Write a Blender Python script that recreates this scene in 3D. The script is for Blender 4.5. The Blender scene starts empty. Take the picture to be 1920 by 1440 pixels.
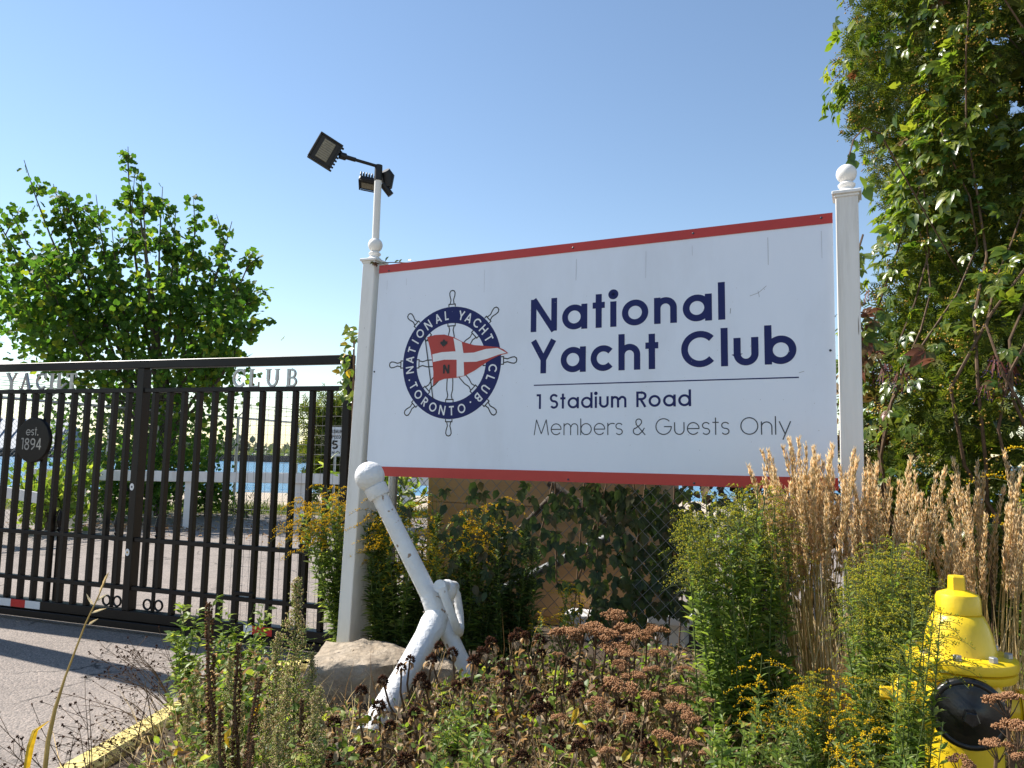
import bpy, math, random
import numpy as np
from mathutils import Vector, Matrix

# ------------------------------------------------------------------ camera, sky, sun, exposure
SC = bpy.context.scene
COL = SC.collection
FPX = 1390.0                                   # focal length in pixels of the 1920 px wide photograph
PITCH, ROLL = math.radians(5.5), math.radians(1.2)
CAMZ = 1.3
cd = bpy.data.cameras.new('camera'); cam = bpy.data.objects.new('camera', cd); COL.objects.link(cam)
cd.sensor_width = 36.0; cd.lens = FPX / 1920 * 36.0; cd.clip_end = 6000; cd.clip_start = 0.05
CROT = Matrix.Rotation(math.pi / 2 + PITCH, 3, 'X') @ Matrix.Rotation(ROLL, 3, 'Z')
cam.matrix_world = Matrix.Translation((0, 0, CAMZ)) @ CROT.to_4x4()
SC.camera = cam
SUN_AZ, SUN_EL = math.radians(154.0), math.radians(45)      # azimuth measured from +X towards +Y
sdir = Vector((math.cos(SUN_AZ) * math.cos(SUN_EL), math.sin(SUN_AZ) * math.cos(SUN_EL), math.sin(SUN_EL)))
W = bpy.data.worlds.new('World'); SC.world = W; W.use_nodes = True
nt = W.node_tree; bg = nt.nodes['Background']
sky = nt.nodes.new('ShaderNodeTexSky'); sky.sky_type = 'NISHITA'; sky.sun_disc = False
sky.sun_elevation = SUN_EL; sky.sun_rotation = math.atan2(sdir.x, sdir.y)
sky.air_density = 1.15; sky.dust_density = 0.0; sky.ozone_density = 1.3; sky.altitude = 80
nt.links.new(sky.outputs[0], bg.inputs[0]); bg.inputs[1].default_value = 0.1
sl = bpy.data.lights.new('sun', 'SUN'); sl.energy = 5.0; sl.angle = math.radians(0.53); sl.color = (1.0, 0.94, 0.85)
so = bpy.data.objects.new('sun', sl); COL.objects.link(so)
so.rotation_euler = (-sdir).to_track_quat('-Z', 'Y').to_euler()
SC.view_settings.view_transform = 'Standard'; SC.view_settings.look = 'None'
SC.view_settings.exposure = 0.8; SC.view_settings.gamma = 1.0
SC.render.engine = 'CYCLES'
SC.cycles.max_bounces = 8; SC.cycles.transparent_max_bounces = 8; SC.cycles.use_denoising = True

random.seed(5); RNG = np.random.default_rng(11)
R = random.uniform
PI = math.pi

# ------------------------------------------------------------------ pixels to directions
CR = np.array(CROT)
CAM = np.array([0, 0, CAMZ])
def ray(u, v): return CR @ np.array([(u - 960) / FPX, -(v - 720) / FPX, -1.0])
def gz(u, v, z=0.0):
    d = ray(u, v); return CAM + d * ((z - CAMZ) / d[2])
def atY(u, v, Y):
    d = ray(u, v); return CAM + d * (Y / d[1])

class Frame:
    """upright frame: origin on the ground, x along the thing, y away from the camera"""
    def __init__(s, o, ang):
        s.o = np.array([o[0], o[1], 0.0]); s.a = ang
        c, k = math.cos(ang), math.sin(ang)
        s.x = np.array([c, k, 0]); s.y = np.array([-k, c, 0])
    def px(s, u, v, y=0.0):
        d = ray(u, v); p0 = s.o + s.y * y
        t = (p0 - CAM) @ s.y / (d @ s.y); p = CAM + d * t - s.o
        return float(p @ s.x), float(p[2])
    def w(s, x, y, z): return s.o + s.x * x + s.y * y + np.array([0, 0, z])

# ------------------------------------------------------------------ materials
def nd(t, typ, **kw):
    n = t.nodes.new(typ)
    for k, v in kw.items(): setattr(n, k, v)
    return n
MATS = {}
def ramp(t, cols, fac):
    r = nd(t, 'ShaderNodeValToRGB'); e = r.color_ramp.elements
    n = len(cols)
    e[0].position = 0; e[0].color = (*cols[0], 1); e[1].position = 1; e[1].color = (*cols[-1], 1)
    for i in range(1, n - 1):
        q = e.new(i / (n - 1)); q.color = (*cols[i], 1)
    t.links.new(fac, r.inputs[0]); return r.outputs[0]
def mat(name, cols, rough=0.6, scale=6.0, detail=6.0, bump=0.0, bscale=40.0, metal=0.0, spec=0.4, coat=0.0,
        speck=None, speck_scale=60.0, speck_amt=0.5, stretch=None, bdist=0.01):
    """surface with a noise-driven colour, optional specks of another colour and fine relief"""
    if name in MATS: return MATS[name]
    m = bpy.data.materials.new(name); m.use_nodes = True; t = m.node_tree
    p = t.nodes['Principled BSDF']; tc = nd(t, 'ShaderNodeTexCoord'); vec = tc.outputs['Object']
    if stretch:
        mp = nd(t, 'ShaderNodeMapping'); mp.inputs['Scale'].default_value = stretch
        t.links.new(vec, mp.inputs[0]); vec = mp.outputs[0]
    nz = nd(t, 'ShaderNodeTexNoise'); nz.inputs['Scale'].default_value = scale; nz.inputs['Detail'].default_value = detail
    nz.inputs['Roughness'].default_value = 0.65
    t.links.new(vec, nz.inputs['Vector'])
    st = nd(t, 'ShaderNodeMapRange'); st.inputs[1].default_value = 0.3; st.inputs[2].default_value = 0.7
    t.links.new(nz.outputs[0], st.inputs[0])
    c = ramp(t, cols if len(cols) > 1 else [cols[0], cols[0]], st.outputs[0])
    if speck:
        n2 = nd(t, 'ShaderNodeTexNoise'); n2.inputs['Scale'].default_value = speck_scale; n2.inputs['Detail'].default_value = 3
        t.links.new(vec, n2.inputs['Vector'])
        mr = nd(t, 'ShaderNodeMapRange'); mr.inputs[1].default_value = 0.72 - 0.25 * speck_amt; mr.inputs[2].default_value = mr.inputs[1].default_value + 0.06
        t.links.new(n2.outputs[0], mr.inputs[0])
        mx = nd(t, 'ShaderNodeMixRGB'); t.links.new(mr.outputs[0], mx.inputs[0]); t.links.new(c, mx.inputs[1]); mx.inputs[2].default_value = (*speck, 1)
        c = mx.outputs[0]
    t.links.new(c, p.inputs['Base Color'])
    p.inputs['Roughness'].default_value = rough; p.inputs['Metallic'].default_value = metal
    p.inputs['Specular IOR Level'].default_value = spec; p.inputs['Coat Weight'].default_value = coat
    if bump:
        n3 = nd(t, 'ShaderNodeTexNoise'); n3.inputs['Scale'].default_value = bscale; n3.inputs['Detail'].default_value = 5
        t.links.new(vec, n3.inputs['Vector'])
        b = nd(t, 'ShaderNodeBump'); b.inputs['Strength'].default_value = bump; b.inputs['Distance'].default_value = bdist
        t.links.new(n3.outputs[0], b.inputs['Height']); t.links.new(b.outputs[0], p.inputs['Normal'])
    MATS[name] = m; return m
def leafmat(name, cols, trans=0.4, tcol=None, rough=0.45, spec=0.35):
    """thin leaf: every leaf (mesh island) takes its own colour from the ramp; some light passes through"""
    if name in MATS: return MATS[name]
    m = bpy.data.materials.new(name); m.use_nodes = True; t = m.node_tree
    p = t.nodes['Principled BSDF']; out = t.nodes['Material Output']
    g = nd(t, 'ShaderNodeNewGeometry')
    oi = nd(t, 'ShaderNodeObjectInfo')
    ad = nd(t, 'ShaderNodeMath', operation='ADD'); t.links.new(g.outputs['Random Per Island'], ad.inputs[0]); t.links.new(oi.outputs['Random'], ad.inputs[1])
    fr = nd(t, 'ShaderNodeMath', operation='FRACT'); t.links.new(ad.outputs[0], fr.inputs[0])
    c = ramp(t, cols, fr.outputs[0])
    tc = nd(t, 'ShaderNodeTexCoord'); nz = nd(t, 'ShaderNodeTexNoise'); nz.inputs['Scale'].default_value = 45; nz.inputs['Detail'].default_value = 3
    t.links.new(tc.outputs['Object'], nz.inputs['Vector'])
    hs = nd(t, 'ShaderNodeHueSaturation'); t.links.new(c, hs.inputs['Color'])
    mr = nd(t, 'ShaderNodeMapRange'); mr.inputs[1].default_value = .3; mr.inputs[2].default_value = .7; mr.inputs[3].default_value = .7; mr.inputs[4].default_value = 1.3
    t.links.new(nz.outputs[0], mr.inputs[0]); t.links.new(mr.outputs[0], hs.inputs['Value'])
    t.links.new(hs.outputs[0], p.inputs['Base Color']); p.inputs['Roughness'].default_value = rough; p.inputs['Specular IOR Level'].default_value = spec
    tr = nd(t, 'ShaderNodeBsdfTranslucent'); mm = nd(t, 'ShaderNodeMixRGB', blend_type='MULTIPLY'); mm.inputs[0].default_value = 1
    t.links.new(hs.outputs[0], mm.inputs[1]); mm.inputs[2].default_value = (*(tcol or (1.5, 1.5, 0.9)), 1)
    t.links.new(mm.outputs[0], tr.inputs[0])
    mx = nd(t, 'ShaderNodeMixShader'); mx.inputs[0].default_value = trans
    t.links.new(p.outputs[0], mx.inputs[1]); t.links.new(tr.outputs[0], mx.inputs[2]); t.links.new(mx.outputs[0], out.inputs[0])
    MATS[name] = m; return m
def flat(name, col, rough=0.5, spec=0.4, coat=0.0): return mat(name, [tuple(x * .93 for x in col), tuple(min(1, x * 1.05) for x in col)], rough, 9, spec=spec, coat=coat)

# ------------------------------------------------------------------ mesh helpers
class MB:
    def __init__(s): s.v = []; s.f = []
    def add(s, v, f):
        o = len(s.v); s.v.extend([tuple(map(float, p)) for p in v]); s.f.extend([tuple(i + o for i in q) for q in f]); return s
    def box(s, x0, x1, y0, y1, z0, z1, b=0.0):
        if b <= 0:
            v = [(x, y, z) for z in (z0, z1) for y in (y0, y1) for x in (x0, x1)]
            return s.add(v, [(0, 2, 3, 1), (4, 5, 7, 6), (0, 1, 5, 4), (2, 6, 7, 3), (0, 4, 6, 2), (1, 3, 7, 5)])
        b = min(b, .45 * (x1 - x0), .45 * (y1 - y0), .45 * (z1 - z0))
        def lp(z, k): return [(x0 + b, y0 + k, z), (x1 - b, y0 + k, z), (x1 - k, y0 + b, z), (x1 - k, y1 - b, z), (x1 - b, y1 - k, z), (x0 + b, y1 - k, z), (x0 + k, y1 - b, z), (x0 + k, y0 + b, z)]
        v = lp(z0, b) + lp(z0 + b, 0) + lp(z1 - b, 0) + lp(z1, b)
        f = [tuple(range(7, -1, -1)), tuple(range(24, 32))]
        for r in range(3):
            for i in range(8): f.append((r * 8 + i, r * 8 + (i + 1) % 8, r * 8 + 8 + (i + 1) % 8, r * 8 + 8 + i))
        return s.add(v, f)
    def tube(s, pts, rad, n=8, cap=True):
        pts = [np.array(p, float) for p in pts]
        if not hasattr(rad, '__len__'): rad = [rad] * len(pts)
        v = []; f = []; prev = None
        for i, p in enumerate(pts):
            d = pts[min(i + 1, len(pts) - 1)] - pts[max(i - 1, 0)]; d = d / (np.linalg.norm(d) + 1e-9)
            if prev is None:
                a = np.cross(d, [0, 0, 1.0] if abs(d[2]) < .9 else [1.0, 0, 0])
            else: a = prev - d * (prev @ d)
            a = a / (np.linalg.norm(a) + 1e-9); prev = a; b = np.cross(d, a)
            for k in range(n):
                t = 2 * PI * k / n; v.append(p + rad[i] * (a * math.cos(t) + b * math.sin(t)))
        for i in range(len(pts) - 1):
            for k in range(n): f.append((i * n + k, i * n + (k + 1) % n, (i + 1) * n + (k + 1) % n, (i + 1) * n + k))
        if cap: f.append(tuple(range(n - 1, -1, -1))); f.append(tuple((len(pts) - 1) * n + k for k in range(n)))
        return s.add(v, f)
    def lathe(s, prof, n=24, M=None):
        v = []; f = []
        for r, z in prof:
            for k in range(n): t = 2 * PI * k / n; v.append((r * math.cos(t), r * math.sin(t), z))
        for i in range(len(prof) - 1):
            for k in range(n): f.append((i * n + k, i * n + (k + 1) % n, (i + 1) * n + (k + 1) % n, (i + 1) * n + k))
        f.append(tuple(range(n - 1, -1, -1))); f.append(tuple((len(prof) - 1) * n + k for k in range(n)))
        if M is not None: v = [tuple(M @ Vector(p)) for p in v]
        return s.add(v, f)
    def build(s, name, m, parent=None, smooth=False, bevel=0.0):
        me = bpy.data.meshes.new(name); me.from_pydata(s.v, [], s.f); me.update()
        if smooth:
            me.polygons.foreach_set('use_smooth', [True] * len(me.polygons))
            me.set_sharp_from_angle(angle=math.radians(42))
        me.materials.append(m); o = bpy.data.objects.new(name, me); COL.objects.link(o)
        if parent: o.parent = parent
        return o
def link(name, me, parent=None, M=None):
    o = bpy.data.objects.new(name, me); COL.objects.link(o)
    if parent: o.parent = parent
    if M is not None: o.matrix_basis = M
    return o
def npmesh(name, v, f, m):
    """v (N,3) array; f list of equal-length index arrays or an array"""
    me = bpy.data.meshes.new(name); v = np.asarray(v, np.float32)
    me.vertices.add(len(v)); me.vertices.foreach_set('co', v.ravel())
    fl = f if isinstance(f, list) else [f]
    loops = np.concatenate([a.ravel() for a in fl]).astype(np.int32)
    tot = np.concatenate([np.full(len(a), a.shape[1]) for a in fl]).astype(np.int32)
    st = np.concatenate([[0], np.cumsum(tot)[:-1]]).astype(np.int32)
    me.loops.add(len(loops)); me.loops.foreach_set('vertex_index', loops)
    me.polygons.add(len(tot)); me.polygons.foreach_set('loop_start', st)
    me.update(calc_edges=True); me.materials.append(m); return me
class Leaves:
    """collects many copies of leaf templates into one mesh"""
    def __init__(s): s.V = []; s.F = {3: [], 4: []}; s.n = 0
    def put(s, T, P, D, Nn, S, sx=None):
        """T=(verts, tris, quads); P base points, D axis, Nn upper side, S size"""
        P = np.asarray(P, float).reshape(-1, 3); k = len(P)
        if k == 0: return s
        D = np.broadcast_to(np.asarray(D, float), (k, 3)); Nn = np.broadcast_to(np.asarray(Nn, float), (k, 3))
        S = np.broadcast_to(np.asarray(S, float), (k,)); sx = S if sx is None else np.broadcast_to(np.asarray(sx, float), (k,))
        D = D / (np.linalg.norm(D, axis=1, keepdims=True) + 1e-9)
        X = np.cross(D, Nn); X /= (np.linalg.norm(X, axis=1, keepdims=True) + 1e-9); Z = np.cross(X, D)
        tv = T[0]
        S3 = sx if T is BIT else S
        v = (P[:, None] + tv[None, :, 0:1] * (X * sx[:, None])[:, None] + tv[None, :, 1:2] * (D * S[:, None])[:, None] + tv[None, :, 2:3] * (Z * S3[:, None])[:, None])
        off = s.n + np.arange(k) * len(tv)
        for q, key in ((T[1], 3), (T[2], 4)):
            if len(q): s.F[key].append((np.asarray(q)[None] + off[:, None, None]).reshape(-1, key))
        s.V.append(v.reshape(-1, 3)); s.n += k * len(tv); return s
    def tube(s, pts, rad, n=4):
        b = MB().tube(pts, rad, n, cap=False); s.V.append(np.array(b.v)); s.F[4].append(np.array(b.f) + s.n); s.n += len(b.v); return s
    def mesh(s, name, m):
        return npmesh(name, np.concatenate(s.V), [np.concatenate(a) for a in s.F.values() if a], m)
def T(v, tri=(), quad=()): return (np.array(v, float), list(tri), list(quad))
BROAD = T([(0, 0, 0), (-.3, .28, .07), (0, .3, 0), (.3, .28, .07), (-.26, .62, .04), (0, .64, -.02), (.26, .62, .04), (0, 1, -.1)],
          [(0, 2, 1), (0, 3, 2), (4, 5, 7), (5, 6, 7)], [(1, 2, 5, 4), (2, 3, 6, 5)])
LOBED = T([(0, 0, 0), (-.3, .02, .05), (-.52, .3, .08), (-.34, .52, .03), (-.42, .8, .02), (0, .98, -.1), (.42, .8, .02), (.34, .52, .03), (.52, .3, .08), (.3, .02, .05), (0, .4, -.02)],
          [(0, 10, 1), (1, 10, 2), (2, 10, 3), (3, 10, 4), (4, 10, 5), (5, 10, 6), (6, 10, 7), (7, 10, 8), (8, 10, 9), (9, 10, 0)])
LANCE = T([(0, 0, 0), (-.09, .3, .03), (0, .3, 0), (.09, .3, .03), (-.075, .65, -.03), (0, .65, -.06), (.075, .65, -.03), (0, 1, -.22)],
          [(0, 2, 1), (0, 3, 2), (4, 5, 7), (5, 6, 7)], [(1, 2, 5, 4), (2, 3, 6, 5)])
CURL = T([(0, 0, 0), (-.16, .25, .12), (0, .3, 0), (.18, .28, .1), (-.12, .6, .05), (.02, .62, -.12), (.14, .58, .06), (.06, .85, -.38)],
         [(0, 2, 1), (0, 3, 2), (4, 5, 7), (5, 6, 7)], [(1, 2, 5, 4), (2, 3, 6, 5)])
BLADE = T([(-.012, 0, 0), (.012, 0, 0), (-.011, .5, .02), (.011, .5, .02), (0, 1, -.06)], [(2, 3, 4)], [(0, 1, 3, 2)])
BIT = T([(0, 0, 0), (.5, .5, 0), (-.25, .5, .43), (-.25, .5, -.43), (0, 1, 0)],
        [(0, 1, 2), (0, 2, 3), (0, 3, 1), (4, 2, 1), (4, 3, 2), (4, 1, 3)])
def spray_template():
    v = []; q = []
    def seg(a, b, w0, w1):
        d = np.array(b) - np.array(a); n = np.array([-d[1], d[0], 0]); n /= np.linalg.norm(n)
        o = len(v); v.extend([tuple(np.array(a) - n * w0), tuple(np.array(a) + n * w0), tuple(np.array(b) + n * w1), tuple(np.array(b) - n * w1)]); q.append((o, o + 1, o + 2, o + 3))
    seg((0, 0, 0), (0, 1, -.12), .03, .012)
    for i, y in enumerate((.15, .36, .57, .78)):
        L = .46 * (1 - y * .6)
        for s_ in (-1, 1):
            yy = y + .05 * (s_ > 0); b = (s_ * L * .8, yy + L * .75, -.03 - .1 * yy)
            seg((0, yy, -.12 * yy), b, .045, .022)
            if y < .5: seg((s_ * L * .4, yy + L * .37, -.07 * yy), (s_ * L * .42, yy + L * .95, -.03), .022, .012)
    return T(v, (), q)
SPRAY = spray_template()
def palmate():
    v = []; t = []; q = []
    for a, L in ((-1.35, .62), (-.68, .85), (0, 1.0), (.68, .85), (1.35, .62)):
        o = len(v); c, s_ = math.cos(a), math.sin(a)
        for x, y, z in BROAD[0]:
            x, y = x * .82 * L, y * L + .06
            v.append((x * c + y * s_, -x * s_ + y * c, z * L - .12 * y * y))
        t += [tuple(i + o for i in f) for f in BROAD[1]]; q += [tuple(i + o for i in f) for f in BROAD[2]]
    return T(v, t, q)
PALM = palmate()
def rv(k, s=1.0): return RNG.normal(0, s, (k, 3))

# ------------------------------------------------------------------ naming helpers
def tag(o, label=None, cat=None, group=None, kind=None):
    if label: o['label'] = label
    if cat: o['category'] = cat
    if group: o['group'] = group
    if kind: o['kind'] = kind
    return o
def thing(name, label, cat, loc=(0, 0, 0), rz=0.0, group=None):
    o = bpy.data.objects.new(name, None); COL.objects.link(o); o.empty_display_size = .1
    o.location = tuple(map(float, loc)); o.rotation_euler = (0, 0, rz); return tag(o, label, cat, group)
def struct(o): o['kind'] = 'structure'; return o
def stuff(o): o['kind'] = 'stuff'; return o
GEN = dict(mat=mat)
# ------------------------------------------------------------------ stroke lettering
def arc(cx, cy, rx, ry, a0, a1, n=None):
    n = n or max(4, int(abs(a1 - a0) / 9)); return [(cx + rx * math.cos(math.radians(a0 + (a1 - a0) * i / n)), cy + ry * math.sin(math.radians(a0 + (a1 - a0) * i / n))) for i in range(n + 1)]
def s_shape(W_, H_, e):
    ry = (H_ / 2 - e) / 2; rx = W_ / 2 - e
    return arc(W_ / 2, H_ - e - ry, rx, ry, 25, 270) + arc(W_ / 2, e + ry, rx, ry, 90, -150)[1:]
def glyph(c, w):
    """centre lines of a letter of stroke width w; cap height .72, x height .54"""
    h, x, e, A = .72, .54, w / 2, .75
    r = x / 2 - e
    if c == ' ': return [], .24
    if c == 'N': return [[(e, 0), (e, h)], [(e, h), (.6 - e, 0)], [(.6 - e, 0), (.6 - e, h)]], .6
    if c == 'Y': return [[(e * .9, h), (.29, .3)], [(.58 - e * .9, h), (.29, .3)], [(.29, .34), (.29, 0)]], .58
    if c == 'a': return [arc(x / 2, x / 2, r, r, 0, 360, 44), [(x + .015 - e, 0), (x + .015 - e, x)]], x + .015
    if c == 'd': return [arc(x / 2, x / 2, r, r, 0, 360, 44), [(x + .015 - e, 0), (x + .015 - e, A)]], x + .015
    if c == 'b': return [arc(x / 2 + .015, x / 2, r, r, 0, 360, 44), [(e, 0), (e, A)]], x + .015
    if c == 'o': return [arc(x / 2, x / 2, r, r, 0, 360, 44)], x
    if c == 'c': return [arc(x / 2, x / 2, r, r, 42, 318)], x * .9
    if c == 'e': return [arc(x / 2, x / 2, r, r, 0, 322), [(e, x / 2 - e * .2), (x - e * .6, x / 2 - e * .2)]], x
    if c in 'hn':
        W_ = .45; q = W_ / 2 - e; return [[(e, 0), (e, A if c == 'h' else x)], arc(W_ / 2, x - e - q, q, q, 178, 0) + [(W_ - e, 0)]], W_
    if c == 'm':
        W_ = .72; q = (W_ / 2 - e * .5) / 2 - e * .5; c1 = e + q; c2 = W_ - e - q; return [[(e, 0), (e, x)], arc(c1, x - e - q, q, q, 178, 0) + [(c1 + q, 0)], arc(c2, x - e - q, q, q, 178, 0) + [(W_ - e, 0)]], W_
    if c == 'u':
        W_ = .45; q = W_ / 2 - e; return [[(e, x), (e, e + q)] + arc(W_ / 2, e + q, q, q, 180, 360) + [(W_ - e, x)]], W_
    if c == 'l': return [[(e, 0), (e, A)]], w
    if c == 'i': return [[(e, 0), (e, x)], arc(e, .69, e * .62, e * .62, 0, 360, 20)], w
    if c == 't': return [[(.13, 0), (.13, h)], [(0, x - e * .9), (.26, x - e * .9)]], .26
    if c == 'r': return [[(e, 0), (e, x)], arc(.24, x - e - .17, .24 - e, .17, 175, 62)], .28
    if c == 's': return [s_shape(.34, x, e)], .34
    if c == 'y': return [[(e * .9, x), (.24, .03)], [(.48 - e * .9, x), (.15, -.2)]], .48
    if c == 'k': return [[(e, 0), (e, A)], [(e, .2), (.4, x)], [(.16, .3), (.42, 0)]], .43
    R_ = h / 2 - e
    if c == 'C': return [arc(h / 2, h / 2, R_, R_, 42, 318)], h * .9
    if c == 'O': return [arc(h / 2, h / 2, R_, R_, 0, 360, 50)], h
    if c == 'G': return [arc(h / 2, h / 2, R_, R_, 42, 360), [(h / 2 + .02, h / 2 - e * .2), (h - e * .2, h / 2 - e * .2)]], h
    if c == 'S': return [s_shape(.42, h, e)], .42
    if c == 'M': return [[(e * .8, 0), (.12 + e * .5, h)], [(.12 + e * .4, h), (.38, .06)], [(.38, .06), (.64 - e * .4, h)], [(.64 - e * .5, h), (.76 - e * .8, 0)]], .76
    if c == 'R': return [[(e, 0), (e, h)], [(e, h - e), (.24, h - e)] + arc(.24, h - e - .15, .19 - e * .3, .15, 90, -90) + [(e, h - e - .3)], [(.2, .36), (.44 - e * .6, 0)]], .45
    if c == 'B': return [[(e, 0), (e, h)], [(e, h - e), (.22, h - e)] + arc(.22, h - e - .145, .16, .145, 90, -90) + [(e, h - e - .29)], [(.2, h - e - .29)] + arc(.22, e + (h - 2 * e - .29) / 2, .2, (h - 2 * e - .29) / 2, 90, -90) + [(e, e)]], .46
    if c == 'P': return [[(e, 0), (e, h)], [(e, h - e), (.24, h - e)] + arc(.24, h - e - .16, .2, .16, 90, -90) + [(e, h - e - .32)]], .46
    if c == 'D': return [[(e, 0), (e, h)], [(e, h - e), (.2, h - e)] + arc(.2, h / 2, .32 - e, h / 2 - e, 90, -90) + [(e, e)]], .54
    if c == 'E': return [[(e, 0), (e, h)], [(e, h - e), (.38, h - e)], [(e, h / 2), (.36, h / 2)], [(e, e), (.38, e)]], .4
    if c == 'X': return [[(e, 0), (.5 - e, h)], [(e, h), (.5 - e, 0)]], .5
    if c == 'A': return [[(e * .8, 0), (.29, h)], [(.58 - e * .8, 0), (.29, h)], [(.14, .22), (.44, .22)]], .58
    if c == 'T': return [[(.23, 0), (.23, h)], [(0, h - e), (.46, h - e)]], .46
    if c == 'I': return [[(e, 0), (e, h)]], w
    if c == 'L': return [[(e, 0), (e, h)], [(e, e), (.36, e)]], .37
    if c == 'H': return [[(e, 0), (e, h)], [(.54 - e, 0), (.54 - e, h)], [(e, h * .52), (.54 - e, h * .52)]], .54
    if c == 'U':
        q = .26 - e; return [[(e, h), (e, e + q)] + arc(.26, e + q, q, q, 180, 360) + [(.52 - e, h)]], .52
    if c == '1': return [[(.2, 0), (.2, h)], [(.03, h - e * .9), (.2 + e, h - e * .9)]], .2 + e
    if c == '4': return [[(.33, 0), (.33, h)], [(.33, h), (.03, .2)], [(.0, .2), (.45, .2)]], .46
    if c == '5': return [[(.4, h - e), (.1, h - e), (.06, .4)], [(.06, .38)] + arc(.21, .24, .2 - e * .5, .24 - e, 120, -150)], .43
    if c == '8': return [arc(.21, .54, .15, .18 - e, 0, 360, 26), arc(.21, .18, .2 - e * .5, .19 - e * .4, 0, 360, 28)], .42
    if c == '9': return [arc(.21, .5, .2 - e * .4, .22 - e, 0, 360, 28), [(.4 - e * .2, .5), (.36, .2), (.12, 0)]], .42
    if c == '.': return [arc(.06, .05, .025, .025, 0, 360, 12)], .12
    if c == '/': return [[(0, -.05), (.3, h)]], .3
    if c == '&': return [[(.58, 0), (.17, .47)] + arc(.29, .57, .13, .15 - e, 215, -35, 18) + [(.33, .42), (.14, .29)] + arc(.22, .17, .2 - e, .18 - e, 130, 300, 14) + [(.46, .17), (.55, .31)]], .6
    return [], .3
def ribbon(pts, w):
    """flat strip of width w along the polyline"""
    P = [np.array(p, float) for p in pts]; closed = np.linalg.norm(P[0] - P[-1]) < 1e-6 and len(P) > 3
    if closed: P = P[:-1]
    n = len(P); v = []
    for i in range(n):
        a = P[(i - 1) % n] if (closed or i > 0) else None; b = P[(i + 1) % n] if (closed or i < n - 1) else None
        d0 = (P[i] - a) if a is not None else (b - P[i]); d1 = (b - P[i]) if b is not None else d0
        d0 = d0 / (np.linalg.norm(d0) + 1e-9); d1 = d1 / (np.linalg.norm(d1) + 1e-9)
        m = d0 + d1; m = m / (np.linalg.norm(m) + 1e-9); k = min(1.6, 1 / max(.4, m @ d0)); nn = np.array([-m[1], m[0]])
        v += [P[i] + nn * w / 2 * k, P[i] - nn * w / 2 * k]
    m_ = n if closed else n - 1
    return v, [(2 * i, 2 * i + 1, (2 * i + 3) % (2 * n), (2 * i + 2) % (2 * n)) for i in range(m_)]
class Print:
    """flat print on an upright face: x along the face, z up, raised a fraction of a millimetre (y is towards the viewer when negative)"""
    def __init__(s, y=-0.0006, step=0.00006): s.b = MB(); s.y = y; s.st = step; s.k = 0
    def put(s, v, f):
        y = s.y - s.st * (s.k % 7); s.k += 1; s.b.add([(p[0], y, p[1]) for p in v], f)
    def stroke(s, pts, w): s.put(*ribbon(pts, w))
    def poly(s, pts): s.put(pts, [tuple(range(len(pts)))])
    def flush(s, name, m, parent): s.b.build(name, m, parent); s.b = MB()
    def text(s, txt, x0, z0, x1, z1, cap, w, gap=.09, emit=None):
        """fit txt between (x0,z0) and (x1,z1) along the base line with capitals cap high"""
        sc = cap / .72; gl = [glyph(c, w) for c in txt]
        tot = sum(a for _, a in gl) + gap * (len(txt) - 1)
        L = math.hypot(x1 - x0, z1 - z0); kx = L / (tot * sc); ux, uz = (x1 - x0) / L, (z1 - z0) / L; x = 0
        for st, a in gl:
            for p in st:
                v, f = ribbon(p, w); s.put([(x0 + ((q[0] + x) * sc * kx) * ux - q[1] * sc * uz, z0 + (q[0] + x) * sc * kx * uz + q[1] * sc * ux) for q in v], f)
            if emit and st: s.flush('letter', *emit)
            x += a + gap
    def letter(s, c, cx, cz, ang, cap, w, kx=1.0):
        st, a = glyph(c, w); sc = cap / .72; ca, sa = math.cos(ang), math.sin(ang)
        for p in st:
            v, f = ribbon(p, w); s.put([(cx + ((q[0] - a / 2) * sc * kx) * ca - (q[1] - .36) * sc * sa, cz + ((q[0] - a / 2) * sc * kx) * sa + (q[1] - .36) * sc * ca) for q in v], f)
    def build(s, name, m, parent): return s.b.build(name, m, parent)

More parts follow.
